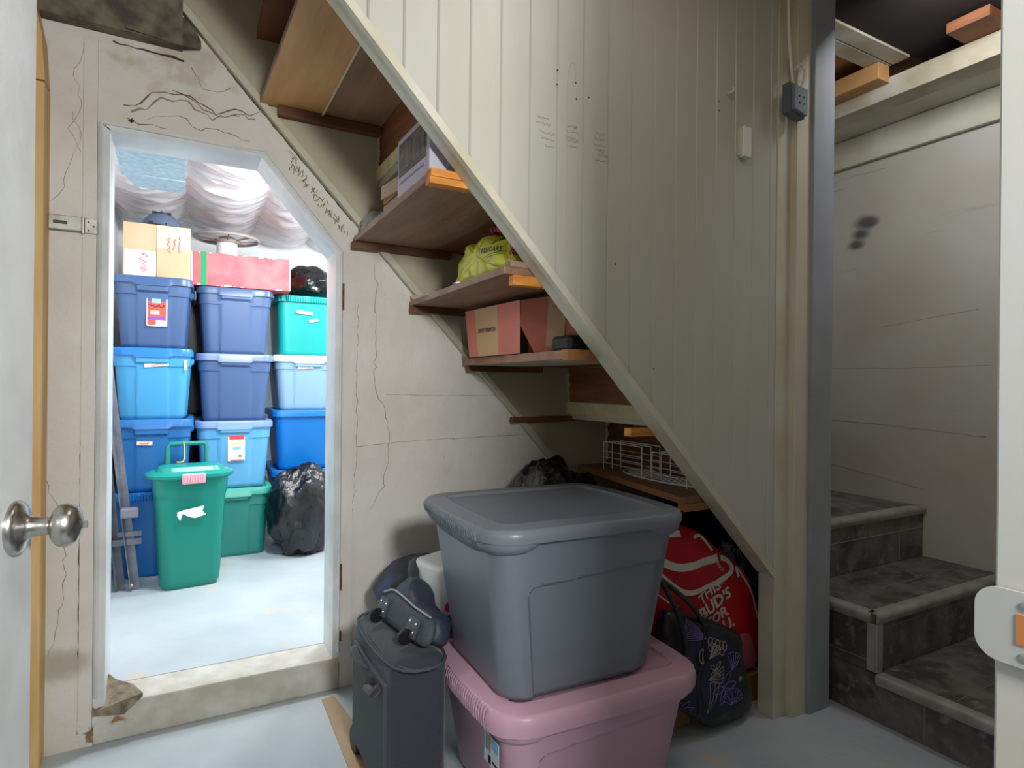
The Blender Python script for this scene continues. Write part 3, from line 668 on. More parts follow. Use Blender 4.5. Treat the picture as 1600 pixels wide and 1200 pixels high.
bm = new(); prism(bm, [A3, A4, A4+hz, A3+hz], Vector((-.003, 0, 0))); obj('side_panel', bm, pinkcard, t, world=True)
o_ = lerp(A0, A1, .42)+hz*.52+Vector((-.0125, 0, 0))
bm = text_bm('2025/1900PCS1', .022, plane_mtx(o_, A1-A0, (0, 0, 1)), .0004); obj('stamped_code', bm, black, t, world=True)
bm = box(new(), 1.02, 1.25, 1.5, 1.6, 1.2520, 1.30, bev=.01); tag(obj('dark_bundle', bm, M('dark_bundle_m', (24, 20, 24), .6), world=True), 'dark bundle behind the pink box at the panelling end of its shelf', 'bundle')
# wire racks
def wire_rack(x, y, n, ang, label, L=.17, H=.11, dx=.045):
    t = thing('wire_rack', label, 'rack', (x, y, .785), rot=ang, group='wire racks on the lowest shelf')
    for k in range(n):
        px = k*dx; bm = new(); r = .012
        tube(bm, smooth_path([(px, -L/2, 0), (px, -L/2, H-r), (px, -L/2+r, H), (px, 0, H), (px, L/2-r, H), (px, L/2, H-r), (px, L/2, 0)], 3), .0022, 6); obj('loop', bm, wirewhite, t, True)
    bm = new()
    for z in (.03, .055, .08): tube(bm, [(0, L/2, z), (0, -L/2, z)], .0013, 5); tube(bm, [((n-1)*dx, L/2, z), ((n-1)*dx, -L/2, z)], .0013, 5)
    obj('cross_wire', bm, wirewhite, t, True)
    return t
wire_rack(1.60, 1.96, 3, -.05, 'white wire plate rack at the back of the lowest shelf', .26, .12)
wire_rack(1.575, 1.66, 3, -.05, 'white wire plate rack at the front of the lowest shelf, nearer the panelling', .19, .11)
bm = new(); ring = []
for k in range(40):
    a = 2*PI*k/40; ring.append((1.69+.19*math.cos(a)*.55, 1.76+.27*math.sin(a), .787))
tube(bm, ring, .003, 6, True)
for k in range(7): xx = 1.62+.02*k; tube(bm, [(xx, 1.76-.24*math.sqrt(max(0, 1-((xx-1.69)/.105)**2)), .787), (xx, 1.76+.24*math.sqrt(max(0, 1-((xx-1.69)/.105)**2)), .787)], .0013, 5)
tag(obj('wire_tray', bm, wirewhite, world=True, smooth=True), 'flat oval white wire tray lying under the wire plate racks', 'tray')
# ------------------------------------------------------------------ totes
def tote(name, label, loc, W_, D, H, body, lid, rot=0, style='column', lidh=.04, taper=.86, r=.045, cat='storage tote', group=None, ribs=False, handle_face=0, ns=32):
    t = thing(name, label, cat, loc, rot, group)
    bm = new(); rows = []; ov = .014
    bw_, bd = W_-2*ov, D-2*ov; nz_ = 30 if style != 'large' else 80
    if style == 'large': ns = 70
    HB = H-.015
    zs = sorted(set([HB*i/nz_ for i in range(nz_+1)] + ([H*.735, H*.742] if style == 'column' else [])))
    for z in zs:
        f = taper+(1-taper)*(z/H); row = []
        rr = rrect(bw_*f, bd*f, r, 7, ns)
        e = max(0, 1-z/.012) if z < .012 else 0
        for (x, y, nx, ny, face, u) in rr:
            d = -e*.008
            if style == 'column':
                cw = .21*(bw_ if face in (0, 2) else bd*.5)
                incol = 1-sstep(abs(u), cw-.004, cw+.004)
                band = sstep(z, H*.733, H*.743)
                d += .006*incol+.006*band*(1-incol)
                if z > H-lidh*1.9 and z < H-lidh: d += .014*incol
            elif style == 'large':
                # recessed panel below a stepped line with a rounded corner, long faces
                edge = bw_*.5*f-.075 if face in (0, 2) else bd*.5*f-.06
                if face in (0, 2):
                    zt = H*.66+.02*sstep(u, -.2, .25)
                    ina = (1-sstep(z, zt-.004, zt+.004))*sstep(u, -edge-.004, -edge+.004)
                    cx, cz_ = -edge+.03, zt-.03
                    if u < cx and z > cz_ and math.hypot(u-cx, z-cz_) > .03: ina = 0
                    d -= .010*ina
            row.append((x+nx*d, y+ny*d, z))
        rows.append(row)
    loft(bm, rows); obj('body', bm, body, t, 35)
    # lid
    bm = new(); rows = []
    prof = [(-ov*.4, H-lidh), (0, H-lidh), (.0, H-.010), (-.003, H-.003), (-.010, H), (-.026, H), (-.032, H-.004), (-.036, H-.010)]
    if style == 'large': prof = [(-.012, H-lidh), (.0, H-lidh+.002), (.003, H-lidh*.5), (.0, H-.010), (-.005, H-.003), (-.012, H), (-.052, H-.001), (-.057, H+.002), (-.063, H+.002), (-.070, H-.005), (-.078, H-.006)]
    for (o, z) in prof:
        row = []
        for (x, y, nx, ny, face, u) in rrect(W_, D, r+.01, 9, 150 if style == 'large' else 60 if ribs else ns):
            d = o; zz = z
            if style == 'column' and face in (0, 2) and z < H-.02:
                incol = 1-sstep(abs(u), .22*W_-.004, .22*W_+.004); zz = z-.010*incol; d += .006*incol
            if ribs and face in ((0, 2) if style != 'large' else (1, 3)) and z < H-.004 and z > H-lidh-.001:
                d += (.0028 if style != 'large' else .0016)*(1 if math.sin(u*2*PI/(.014 if style != 'large' else .0125)) > 0 else -1)
            if style == 'large': d += .02*(1-(2*abs(u)/(W_ if face in (0, 2) else D))**2)*(1 if face in (1, 3) else .25)
            row.append((x+nx*d, y+ny*d, zz))
        rows.append(row)
    loft(bm, rows); obj('lid', bm, lid, t, 35)
    if style == 'large':
        for sx in (-1, 1):   # ribbed grips below the lid at both ends
            bm = new(); rows = []; zt = H-lidh+.004
            ring_ = rrect(bw_, bd, r, 12, 150); path = [q for q in ring_ if q[0] < -(bw_/2-.125)]
            f0 = [q for q in path if q[1] > 0 and q[3] > .9]          # start on the far face
            k0 = min(range(len(path)), key=lambda k_: (0 if path[k_][1] > bd/2-1e-4 and path[k_][0] > -(bw_/2-.125)-.02 else 1, -path[k_][0]))
            path = path[k0:]+path[:k0]; n = len(path)-1
            for j_ in range(13):
                v = j_/12; pts = []
                for k, (px_, py_, nx_, ny_, face, u) in enumerate(path):
                    a = (k/n-.5)*2; q = max(0, 1-abs(a)**6)
                    dep = .050*max(0, 1-abs(a)**3)**.7+.001; z = zt-dep*v; f = taper+(1-taper)*(z/H)
                    bulge = (.022*q**.5)*(1-v**3)-.003*(v == 1)
                    rib = .0015*(1 if math.sin(py_*2*PI/.0125) > 0 else -1)*(abs(nx_) > .85)*(.1 < v < .92)
                    x_, y_ = px_*f+nx_*(bulge+rib+.002), py_*f+ny_*(bulge*.9+.002)
                    pts.append((-sx*x_, y_, z) if sx > 0 else (x_, y_, z))
                rows.append(pts)
            Rr = [[bm.verts.new(p) for p in rw] for rw in rows]
            for a, b in zip(Rr, Rr[1:]):
                for k in range(n): bm.faces.new((a[k], a[k+1], b[k+1], b[k]))
            bmesh.ops.recalc_face_normals(bm, faces=bm.faces[:]); obj('handle', bm, body, t, 35)
    return t
def fdecal(t, x0, x1, z0, z1, y, m, name='label', th=.001, ry=0):
    bm = B(x0, x1, y-th, y+.001, z0, z1)
    if ry: bmesh.ops.transform(bm, matrix=Matrix.Translation(((x0+x1)/2, y, (z0+z1)/2)) @ Matrix.Rotation(ry, 4, 'Y') @ Matrix.Translation((-(x0+x1)/2, -y, -(z0+z1)/2)), verts=bm.verts)
    return obj(name, bm, m, t)
def tape_label(t, x, z, y, seed, w=.1, h=.02, ry=0, text='TOYS'):
    f = fdecal(t, x-w/2, x+w/2, z-h/2, z+h/2, y, masking, 'tape_label', .001, ry)
    bm = new(); scribble(bm, plane_mtx((x, y-.0016, z), (1, 0, -ry), (0, 0, 1)), w*.6, h*.55, seed, .0011, 12); obj('handwriting', bm, M('ink_%d' % seed, (190, 80, 60), .7), f)
def face_y(D, H, z, taper=.86): return -(D/2-.014)*(taper+(1-taper)*z/H)-.006
# store room stacks
Z = SF+.001
LD = .56
def stack(x, yf, items, rot, LD=LD):
    z = Z; out = []
    for (label, W_, H, body, lid, kw) in items:
        out.append(tote('storage_tote', label, (x, yf+LD/2, z), W_, LD, H, body, lid, rot, group='storage totes stacked in the store room', **kw)); z += H-.0005
    return out
s1 = stack(-.124, 3.625, [
    ('blue storage tote with a ridged rim on the floor behind the leaning steel rails', .38, .449, P_blue, P_blue, dict(ribs=True, style='plain')),
    ('medium blue storage tote with a tape label, directly behind the green wheeled bin handle', .38, .379, P_mblue, P_mblue, {}),
    ('light blue storage tote with a darker blue lid, under the red-labelled navy tote', .375, .372, P_lblue, P_blue, {}),
    ('navy storage tote with a red label, under the brown cardboard box', .37, .372, P_navy, P_navy, {})], -.03)
s2 = stack(.285, 3.84, [
    ('dark green storage tote on the floor between the green wheeled bin and black bag', .42, .405, P_green, P_lgreen, {}),
    ('sky blue storage tote with a white and red product label', .42, .395, P_sky, P_periw, {}),
    ('slate blue storage tote in the middle of the three-wide stack, second from its top', .415, .39, P_slate, P_slatelid, {}),
    ('slate navy storage tote under the red carton', .415, .385, P_slate, P_navy, {})], -.03)
s3 = stack(.714, 3.95, [
    ('bright blue storage tote on the floor behind the black garbage bag', .42, .478, P_bright, P_bright, dict(style='plain')),
    ('bright blue storage tote directly under the grey blue tote', .42, .375, P_bright, P_bright, dict(style='plain')),
    ('grey blue translucent storage tote with a white lid', .42, .345, P_greyblue, P_white, dict(taper=.84)),
    ('teal green storage tote with a ridged rim, under a black bag', .40, .375, P_teal, P_teal, dict(ribs=True, style='plain', taper=.92))], -.02)
# labels
y = face_y(LD, .372, .22)-.009
f = fdecal(s1[3], -.028, .065, .115, .27, -LD/2+.022, redlabel, 'product_label', .001)
for (x0, x1, z0, z1, m) in ((-.028, .065, .265, .27, paper), (-.028, .065, .115, .12, paper), (-.028, -.024, .115, .27, paper), (.061, .065, .115, .27, paper), (-.005, .035, .235, .262, bluelabel), (-.024, .061, .15, .163, purple_l), (.015, .058, .123, .145, paper), (-.01, .03, .175, .195, M('pale_red', (236, 170, 160), .6))):
    obj('print', B(x0, x1, -LD/2+.0195, -LD/2+.021, z0, z1), m, f)
bm = new(); scribble(bm, plane_mtx((.018, -LD/2+.019, .22), (1, 0, 0), (0, 0, 1)), .075, .018, 5, .0016, 14); obj('handwriting', bm, black, f)
tape_label(s1[2], .02, .285, -LD/2+.012, 7, .11, .02, -.12); tape_label(s1[1], -.03, .255, -LD/2+.014, 8, .07, .02, .05)
fdecal(s1[2], .145, .158, .26, .31, -LD/2+.012, paper, 'sticker')
f = fdecal(s2[1], -.035, .055, .16, .31, -LD/2+.018, paper, 'product_label')
for (x0, x1, z0, z1, m) in ((-.028, .052, .285, .308, redlabel), (-.02, .05, .162, .168, redlabel), (-.01, .035, .225, .24, bluelabel), (.02, .04, .18, .198, pencil), (-.025, .045, .252, .268, M('pale_yellow', (226, 206, 150), .6))):
    obj('print', B(x0, x1, -LD/2+.0155, -LD/2+.017, z0, z1), m, f)
tape_label(s3[3], -.03, .27, -LD/2+.010, 11, .1, .02, .06); fdecal(s3[3], .0, .055, .215, .232, -LD/2+.012, paper, 'torn_sticker', .001, -.25)
tape_label(s3[2], -.02, .27, -LD/2+.010, 12, .09, .02, -.05)
# dark totes glimpsed between the stacks
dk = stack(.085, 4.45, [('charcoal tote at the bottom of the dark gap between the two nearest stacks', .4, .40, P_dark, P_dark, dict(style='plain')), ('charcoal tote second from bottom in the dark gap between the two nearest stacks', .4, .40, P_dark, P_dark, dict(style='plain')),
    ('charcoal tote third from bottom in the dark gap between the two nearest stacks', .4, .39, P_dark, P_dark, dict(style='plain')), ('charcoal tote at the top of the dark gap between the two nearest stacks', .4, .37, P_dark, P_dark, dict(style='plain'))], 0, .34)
# cardboard box
t = thing('cardboard_box', 'tan cardboard box with pink handwriting on top of the navy tote', 'box', (-.112, 3.84, Z+1.5725), rot=-.03)
obj('box', B(-.152, .155, -.16, .16, 0, .277, bev=.002), card, t)
obj('flap', B(.0, .153, -.164, -.16, .002, .274), cardlight, t); obj('packing_tape', B(.0, .15, -.166, -.163, .0, .155), card, t)
obj('white_patch', B(-.145, -.005, -.1625, -.16, .003, .135), paper, t)
for (x, z, w, h, vert, s_) in ((-.062, .07, .105, .045, 1, 3), (.055+.0, .17, .08, .015, 1, 4), (.08, .18, .06, .012, 1, 5), (.105, .18, .09, .014, 1, 6)):
    bm = new(); yy = -.1645 if x < 0 else -.1668; scribble(bm, plane_mtx((x, yy+.0006, z), (0, 0, 1), (-1, 0, 0)), w, h, s_, .0022, 12); obj('handwriting', bm, redink, t)
# domed appliance part on the box
t = thing('fan_head', 'grey blue domed round appliance head with black clips on the cardboard box', 'appliance', (-.10, 3.85, Z+1.850))
bm = new(); lathe(bm, [(0, .0), (.098, 0), (.104, .012), (.10, .022), (.088, .05), (.06, .075), (.03, .085), (0, .086)], 40, Matrix.Diagonal((1, 1, 1.15, 1))); obj('dome', bm, M('dome_grey', (80, 96, 118), .3), t, 40)
bm = new(); lathe(bm, [(.096, .008), (.109, .008), (.109, .02), (.096, .02)], 40)
for k in range(8): a = k*PI/4+.3; box(bm, -.008, .008, -.006, .01, 0, .03, mtx=Matrix.Rotation(a, 4, 'Z') @ Matrix.Translation((0, .104, 0)))
obj('clip_ring', bm, black, t); bm = new(); lathe(bm, [(0, .08), (.04, .08), (.042, .09), (.04, .1), (0, .1)], 12)
for k in range(6): a = k*PI/3; box(bm, -.006, .006, .03, .05, .085, .105, mtx=Matrix.Rotation(a, 4, 'Z'))
obj('crown', bm, M('crown_dark', (34, 44, 66), .4), t)
# red carton
t = thing('carton', 'long red carton with a green band on top of the slate navy tote', 'box', (.32, 3.99, Z+1.5745), rot=-.04)
obj('box', B(-.27, .26, -.15, .13, 0, .19, bev=.003), redcard, t); obj('green_band', B(-.222, -.19, -.1515, .1315, -.0005, .1915), greencard, t)
bm = new(); rd = random.Random(8)
for i in range(26):
    x = rd.uniform(-.25, .25); z = rd.choice([.186, .004]); box(bm, x, x+rd.uniform(.004, .02), -.1508, -.1495, z-.003, z+.003)
box(bm, -.269, -.262, -.1508, -.149, .005, .185); box(bm, .254, .26, -.1508, -.149, .005, .185)
obj('worn_edge', bm, M('worn_pink', (236, 190, 190), .7), t)
# spoked wheel on white cylinder
t = thing('hose_reel', 'spoked grey wheel on a white cylinder behind the red carton', 'reel', (.25, 4.24, Z+1.5745))
bm = new(); lathe(bm, [(0, 0), (.06, 0), (.06, .33), (0, .33)], 32); obj('cylinder', bm, P_white, t, 40)
bm = new(); tube(bm, [(.185*math.cos(2*PI*k/48), .185*math.sin(2*PI*k/48), .36) for k in range(48)], .009, 8, True); obj('rim', bm, M('rim_grey', (168, 160, 158), .4), t, True)
bm = new(); lathe(bm, [(0, .33), (.075, .33), (.075, .35), (.04, .37), (0, .37)], 24); obj('hub', bm, M('hub_grey', (140, 128, 120), .5), t, 40)
for k in range(8):
    a = k*PI/4; bm = new(); tube(bm, [(.06*math.cos(a), .06*math.sin(a), .345), (.185*math.cos(a), .185*math.sin(a), .36)], .006, 6); obj('spoke', bm, MATS['hub_grey'], t, True)
# ------------------------------------------------------------------ bags
def bag(label, c, r, seed, crease=.07, flat=None, top=None, neck=None, group=None, m=None):
    bm = new(); blob(bm, c, r, seed, crease, 5, flat, top, neck); return tag(obj('garbage_bag', bm, m or blackbag, world=True, smooth=50), label, 'bag', group or 'black garbage bags')
bag('black garbage bag on the store room floor beside the green totes', (.655, 3.80, SF+.24), (.20, .14, .27), 4, .075, flat=-.239)
bag('black garbage bag on top of the teal green tote', (.745, 4.2, Z+1.5735+.1), (.16, .22, .115), 7, .07, flat=-.099)
bag('black garbage bag standing against the wall behind the grey tote', (1.31, 2.04, .415), (.225, .19, .435), 12, .065, flat=-.414, group=None)
bag('black garbage bag under the lowest shelf behind the red backpack', (1.80, 2.05, .29), (.17, .17, .31), 13, .07, flat=-.289)
bag('black garbage bag squeezed between the red backpack and the post', (1.97, 1.735, .25), (.095, .15, .29), 17, .08, flat=-.249)
# ------------------------------------------------------------------ green wheeled bin
t = thing('storage_bin', 'tall green plastic bin with a pink latch in front of the blue totes', 'bin', (.045, 3.475, Z), rot=.10)
bm = new(); rows = []
for i in range(31):
    z = .57*i/30; f = .80+.20*(z/.57)**.8; row = []
    for (x, y, nx, ny, face, u) in rrect(.325*f, .215*f, .05, 9, 16):
        d = (-.010*(1-z/.02) if z < .02 else 0) + (.006 if z > .47 else 0)
        if abs(x) < .05 and ny < -.9: d += 0
        row.append((x+nx*d, y+ny*d, z))
    rows.append(row)
loft(bm, rows); obj('body', bm, P_bin, t, 35)
bm = new(); rows = []
for (o, z) in ((-.01, .545), (.014, .545), (.022, .552), (.024, .566), (.012, .572), (.0, .578), (-.02, .58), (-.028, .592), (-.034, .6), (-.05, .604), (-.08, .604)):
    rows.append([(x+nx*o, y+ny*o, z) for (x, y, nx, ny, face, u) in rrect(.345, .225, .085, 12, 10)])
loft(bm, rows); lid_ = obj('lid', bm, P_lidteal, t, 35)
bm = new(); box(bm, -.052, .052, -.152, -.132, .525, .575, bev=.006)
for k in range(9): box(bm, -.048+.011*k, -.043+.011*k, -.155, -.150, .535, .572)
obj('latch', bm, P_pinklatch, t, 40)
bm = new(); tube(bm, [(-.09, .115, .55), (-.09, .12, .68), (-.08, .12, .70), (.08, .12, .70), (.09, .12, .68), (.09, .115, .55)], .012, 8); obj('handle', bm, P_green, t, 40)
bm = new(); tube(bm, smooth_path([(-.02, .108, .715), (-.015, .104, .66), (-.02, .09, .615), (-.04, .07, .609), (-.055, .06, .612)], 5), .003, 6); obj('yellow_string', bm, M('string', (210, 190, 60), .7), t, True)
bm = new(); prism(bm, [(-.045, -.1205, .395), (.05, -.1205, .41), (.042, -.1205, .385), (.058, -.1205, .365), (.01, -.1205, .352), (-.02, -.1205, .362), (-.045, -.1205, .378), (-.055, -.1205, .345), (-.068, -.1205, .368), (-.068, -.1205, .388)], (0, -.001, 0))
bmesh.ops.transform(bm, matrix=Matrix.Rotation(0, 4, 'X'), verts=bm.verts); obj('torn_label', bm, paper, t)
# ------------------------------------------------------------------ steel bed rails
def rail(label, a, b, w_=.035, flip=1):
    t = thing('bed_rail', label, 'rail', a, group='steel bed rails leaning in the store room'); a, b = Vector(a), Vector(b); d = (b-a); L_ = d.length
    q = d.to_track_quat('Z', 'Y').to_matrix().to_4x4(); TM[t.name] = Matrix.Translation(a)
    bm = new(); box(bm, -w_/2, w_/2, 0, .004, 0, L_); box(bm, -w_/2, -w_/2+.004, 0, w_*flip, 0, L_); bmesh.ops.transform(bm, matrix=q, verts=bm.verts); obj('angle_bar', bm, steel_dark, t)
    return t, q
t, q = rail('long dark grey steel bed rail leaning, nearest the green bin', (-.205, 3.47, SF+.004), (-.352, 3.50, 1.42))
bm = new(); lathe(bm, [(0, 0), (.009, 0), (.009, .004), (0, .006)], 12, Matrix.Translation((.0, -.006, .025)) @ Matrix.Rotation(PI/2, 4, 'X')); obj('bolt', bm, galv, t)
bm = new(); box(bm, -.045, .03, -.05, -.006, .36, .41, bev=.008); obj('foot_cap', bm, M('cap_grey', (120, 118, 132), .5), t)
t, q = rail('dark grey steel bed rail leaning in the middle of the three rails', (-.265, 3.49, SF+.004), (-.36, 3.52, 1.05), .032)
bm = new(); box(bm, -.02, .10, -.012, -.004, .22, .25); box(bm, -.0, .10, -.012, -.004, .262, .285); obj('cross_plate', bm, MATS['dark_steel'], t)
t, q = rail('dark grey steel bed rail leaning closest to the store room wall', (-.318, 3.40, SF+.004), (-.362, 3.47, 1.15), .03)
bm = new(); box(bm, -.02, .035, -.045, -.004, .27, .33, bev=.01); obj('foot_cap', bm, MATS['cap_grey'], t)
# ------------------------------------------------------------------ store room shell
struct('floor_storage', B(-.6, 2.3, WY+.15, 4.9, 0, SF), floor_paint)
struct('wall_storage_left', B(-.5, -.375, WY+.15, 4.9, 0, 2.3), store_paint)
struct('wall_storage_back', B(-.5, 2.3, 4.82, 4.95, 0, 2.3), store_paint)
struct('wall_storage_right', B(2.2, 2.35, WY+.15, 4.95, 0, 2.3), store_paint)
struct('ceiling_storage', B(-.5, 2.3, WY+.12, 4.95, 2.235, 2.30), insul)
bm = new(); nxg, nyg = 150, 150; G = []
for j in range(nyg+1):
    row = []
    for i in range(nxg+1):
        X = -.374+2.57*i/nxg; Y = WY+.16+2.35*j/nyg
        bay = math.sin(PI*((X+.374) % .40)/.40)**.7; pinch = math.exp(-((((Y-2.6) % .55)-.275)/.06)**2)
        z = 2.222-.062*bay*(1-.35*pinch)
        z -= .03*(1-abs(2*noise.noise(Vector((X*2.2+Y*.8, Y*5, 1.3)))))*bay
        z -= .012*(1-2*abs(noise.noise(Vector((X*5+Y*3, Y*16, 4.2)))))*bay
        row.append(bm.verts.new((X, Y, min(z, 2.232))))
    G.append(row)
for j in range(nyg):
    for i in range(nxg): bm.faces.new((G[j][i], G[j][i+1], G[j+1][i+1], G[j+1][i]))
tag(obj('plastic_sheet', bm, sheet, world=True, smooth=True), 'wrinkled translucent plastic sheet sagging from the store room ceiling over insulation', 'plastic sheet')
bm = new(); box(bm, -.24, .01, 2.84, 3.2, 2.07, 2.078); prism(bm, [(-.235, 3.16, 2.066), (.01, 3.16, 2.066), (.012, 3.36, 2.066), (-.20, 3.36, 2.066), (-.205, 3.3, 2.066)], (0, 0, .006))
tag(obj('foam_panel', bm, foam, world=True), 'blue grey foam board panel fixed to the store room ceiling near the doorway', 'panel')
# hasp
t = thing('hasp', 'galvanised steel hasp across the left side of the doorway frame', 'hasp', (-.30, WY-.02, 1.605))
bm = new(); box(bm, -.055, .028, -.006, 0, .002, .046, bev=.002); 
obj('strap_plate', bm, galv, t); obj('slot', B(-.043, -.008, -.0075, -.0055, .019, .029, bev=.0005), M('slot_dark', (96, 88, 76), .8), t)
obj('hinge_plate', B(.034, .066, .0, .008, .0, .045, bev=.001), galv, t)
bm = new(); tube(bm, [(.031, 0, -.002), (.031, 0, .048)], .005, 10); obj('pin', bm, metal, t, 40)
for (x, z) in ((.045, .034), (.058, .022), (.045, .008)): bm = new(); lathe(bm, [(0, 0), (.003, 0), (.002, .0012), (0, .0012)], 8, Matrix.Translation((x, 0, z)) @ Matrix.Rotation(PI/2, 4, 'X')); obj('screw', bm, rust, t)
# ------------------------------------------------------------------ grey and pink totes in the hall
pz = .362
t = tote('storage_tote', 'pink lidded tote on the floor carrying the large grey tote', (.985, 1.49, .001), .62, .56, pz, pinkplastic, pinkplastic, -.04, 'large', lidh=.055, taper=.82, r=.075, ribs=True)
f = obj('product_label', B(-.2885, -.2875, -.20, -.11, .185, .262), M('label_pale', (206, 214, 222), .6), t)
for (y0, y1, z0, z1, m) in ((-.198, -.16, .235, .26, bluelabel), (-.155, -.125, .22, .258, pencil), (-.196, -.165, .20, .205, black), (-.155, -.14, .19, .21, black), (-.12, -.112, .19, .255, bluelabel)): obj('print', B(-.2895, -.2885, y0, y1, z0, z1), m, f)
gt = tote('storage_tote', 'large grey lidded tote stacked on the pink tote', (.935, 1.475, pz+.002), .595, .54, .445, greyplastic, greyplastic, -.04, 'large', lidh=.036, taper=.80, r=.07, ribs=True)
# ------------------------------------------------------------------ luggage at the left of the totes
t = thing('suitcase', 'black soft wheeled suitcase standing left of the pink tote', 'suitcase', (.56, 1.70, .0))
obj('shell', B(-.075, .085, -.19, .20, .045, .42, bev=.035, seg=5), fabric, t, 60)
obj('side_panel', B(-.088, -.07, -.155, .165, .05, .355, bev=.006), fabric2, t)
for z in (.385,):
    for yy in (.0, .015): bm = new(); tube(bm, smoothclosed([(-.066+yy, -.18, z+.02), (.078, -.18, z+.02), (.078, .19, z+.02), (-.066+yy, .19, z+.02)], 6), .004, 6, True); obj('zipper', bm, fabric2, t, True)
bm = new(); tube(bm, smooth_path([(-.085, .13, .345), (-.1, .10, .35), (-.10, .02, .34), (-.085, -.01, .335)], 5), .01, 8, flat=.6); obj('side_handle', bm, fabric, t, True)
bm = new(); tube(bm, [(-.09, -.13, .34), (-.105, -.12, .32), (-.105, -.06, .31), (-.09, -.05, .33)], .012, 6); obj('front_handle', bm, fabric, t, True)
for yy in (.17, -.16): bm = new(); lathe(bm, [(0, -.014), (.038, -.014), (.042, -.008), (.042, .008), (.038, .014), (0, .014)], 24, Matrix.Translation((-.07, yy, .043)) @ Matrix.Rotation(PI/2, 4, 'Y')); obj('wheel', bm, black, t, 40)
# cardboard sheet under the suitcase
bm = new(); prism(bm, [(.455, 2.1, .0005), (.51, 1.95, .0005), (.50, 1.4, .0005), (.44, 1.4, .0005), (.40, 2.1, .0005)], (0, 0, .004))
bm = new(); prism(bm, [(.455, 2.23, .0005), (.50, 2.24, .0005), (.53, 1.95, .0005), (.49, 1.5, .0005), (.44, 1.5, .0005)], (0, 0, .004))
tag(obj('cardboard_sheet', bm, card, world=True), 'flat strip of brown cardboard on the floor left of the suitcase', 'cardboard')
# duffel bag: pixel-free world outlines in the plane Y = 1.95 (x, z)
VM = lambda y: Matrix(((1, 0, 0, 0), (0, 0, -1, y), (0, 1, 0, 0), (0, 0, 0, 1)))   # local x->X, y->Z, z->-Y (towards the camera)
t = thing('duffel_bag', 'blue and black duffel bag with base wheels lying on the suitcase', 'bag', (.6, 1.8, .42))
pl = Pillow([(0.6, 0.405), (0.62, 0.45), (0.655, 0.49), (0.705, 0.515), (0.765, 0.525), (0.845, 0.51), (0.905, 0.435), (0.885, 0.325), (0.785, 0.3), (0.685, 0.335)], .24, seed=2, wr=.02); mx = VM(2.06)
def wrinkle(bm, n_, amp, f0=14, off=0):
    for v in bm.verts:
        q = v.co; e = 0
        for f, a in ((f0, 1), (f0*2.2, .5), (f0*4.5, .25)): e += a*(1-2*abs(noise.noise(Vector((q.x*f+off, q.y*f*.7, q.z*f)))))
        v.co = q+n_*amp*(e-.8)
bm = new(); pl.build(bm, mx); wrinkle(bm, Vector((0, -1, 0)), .016); obj('body', bm, bluefab, t, 60, True)
dmx = plane_mtx((.548, 1.80, .424), (.05, -.36, 0), (.42, .06, .9)) @ Matrix.Diagonal((.76, .95, 1, 1))
side = Pillow([(-.05, .02), (-.045, .10), (.0, .15), (.06, .155), (.12, .12), (.20, .098), (.30, .088), (.33, .02), (.2, .01), (.0, .005)], .10, seed=8, wr=.014)
smx = dmx @ Matrix.Translation((0, 0, -.052)); bm = new(); side.build(bm, smx); wrinkle(bm, Vector((-.5, -.3, .6)), .008, 22, 5); obj('side_fabric', bm, M('duffel_dark', (58, 64, 72), .5, rgb2=(36, 44, 66), vscale=7, bump=.4, bscale=26), t, 50, True)
bp_ = Pillow([(-.045, .03), (-.03, .075), (.03, .095), (.12, .092), (.22, .085), (.32, .085), (.355, .06), (.35, .015), (.28, .004), (.0, .004), (-.03, .01)], .05, seed=3, wr=.003)
bm = new(); bp_.build(bm, dmx); obj('base_panel', bm, fabric2, t, 50, True)
obj('piping', tube(new(), [dmx @ Vector((q.x, q.y, .018)) for q in smooth_path([(-.035, .08, 0), (.03, .10, 0), (.12, .098, 0), (.22, .091, 0), (.34, .09, 0)], 6)], .003, 6), M('piping', (150, 172, 182), .4), t, True, True)
for cu in (.02, .27):
    bm = new(); prism(bm, [dmx @ Vector(p) for p in ((cu-.035, .015, .024), (cu-.035, .07, .024), (cu+.035, .07, .024), (cu+.035, .015, .024))], dmx.to_3x3() @ Vector((0, 0, .007))); wp = obj('wheel_bracket', bm, M('bracket_grey', (74, 82, 90), .5), t, world=True)
    for du, dv in ((-.022, .055), (.022, .055), (-.022, .03), (.022, .03)):
        bm = new(); lathe(bm, [(0, 0), (.0045, 0), (.003, .0025), (0, .0025)], 10, dmx @ Matrix.Translation((cu+du, dv, .031))); obj('rivet', bm, galv, wp, world=True)
    bm = new(); lathe(bm, [(0, -.009), (.020, -.009), (.023, -.005), (.023, .005), (.020, .009), (0, .009)], 24, dmx @ Matrix.Translation((cu, .012, .038)) @ Matrix.Rotation(PI/2, 4, 'Y')); obj('wheel', bm, black, t, 40, True)
obj('strap', tube(new(), smooth_path([(.705, 1.89, .42), (.680, 1.87, .48), (.672, 1.88, .53), (.685, 1.91, .558), (.71, 1.93, .55), (.735, 1.93, .50), (.745, 1.93, .42)], 6), .022, 8, flat=.3), fabric, t, 50, True)
obj('strap', tube(new(), smooth_path([(.60, 1.90, .44), (.65, 1.86, .455), (.69, 1.84, .45), (.73, 1.86, .45)], 5), .008, 6, flat=.5), fabric, t, 50, True)
obj('buckle', B(.70, .725, 1.835, 1.842, .435, .46, bev=.003), M('buckle_m', (130, 130, 134), .4), t, world=True)
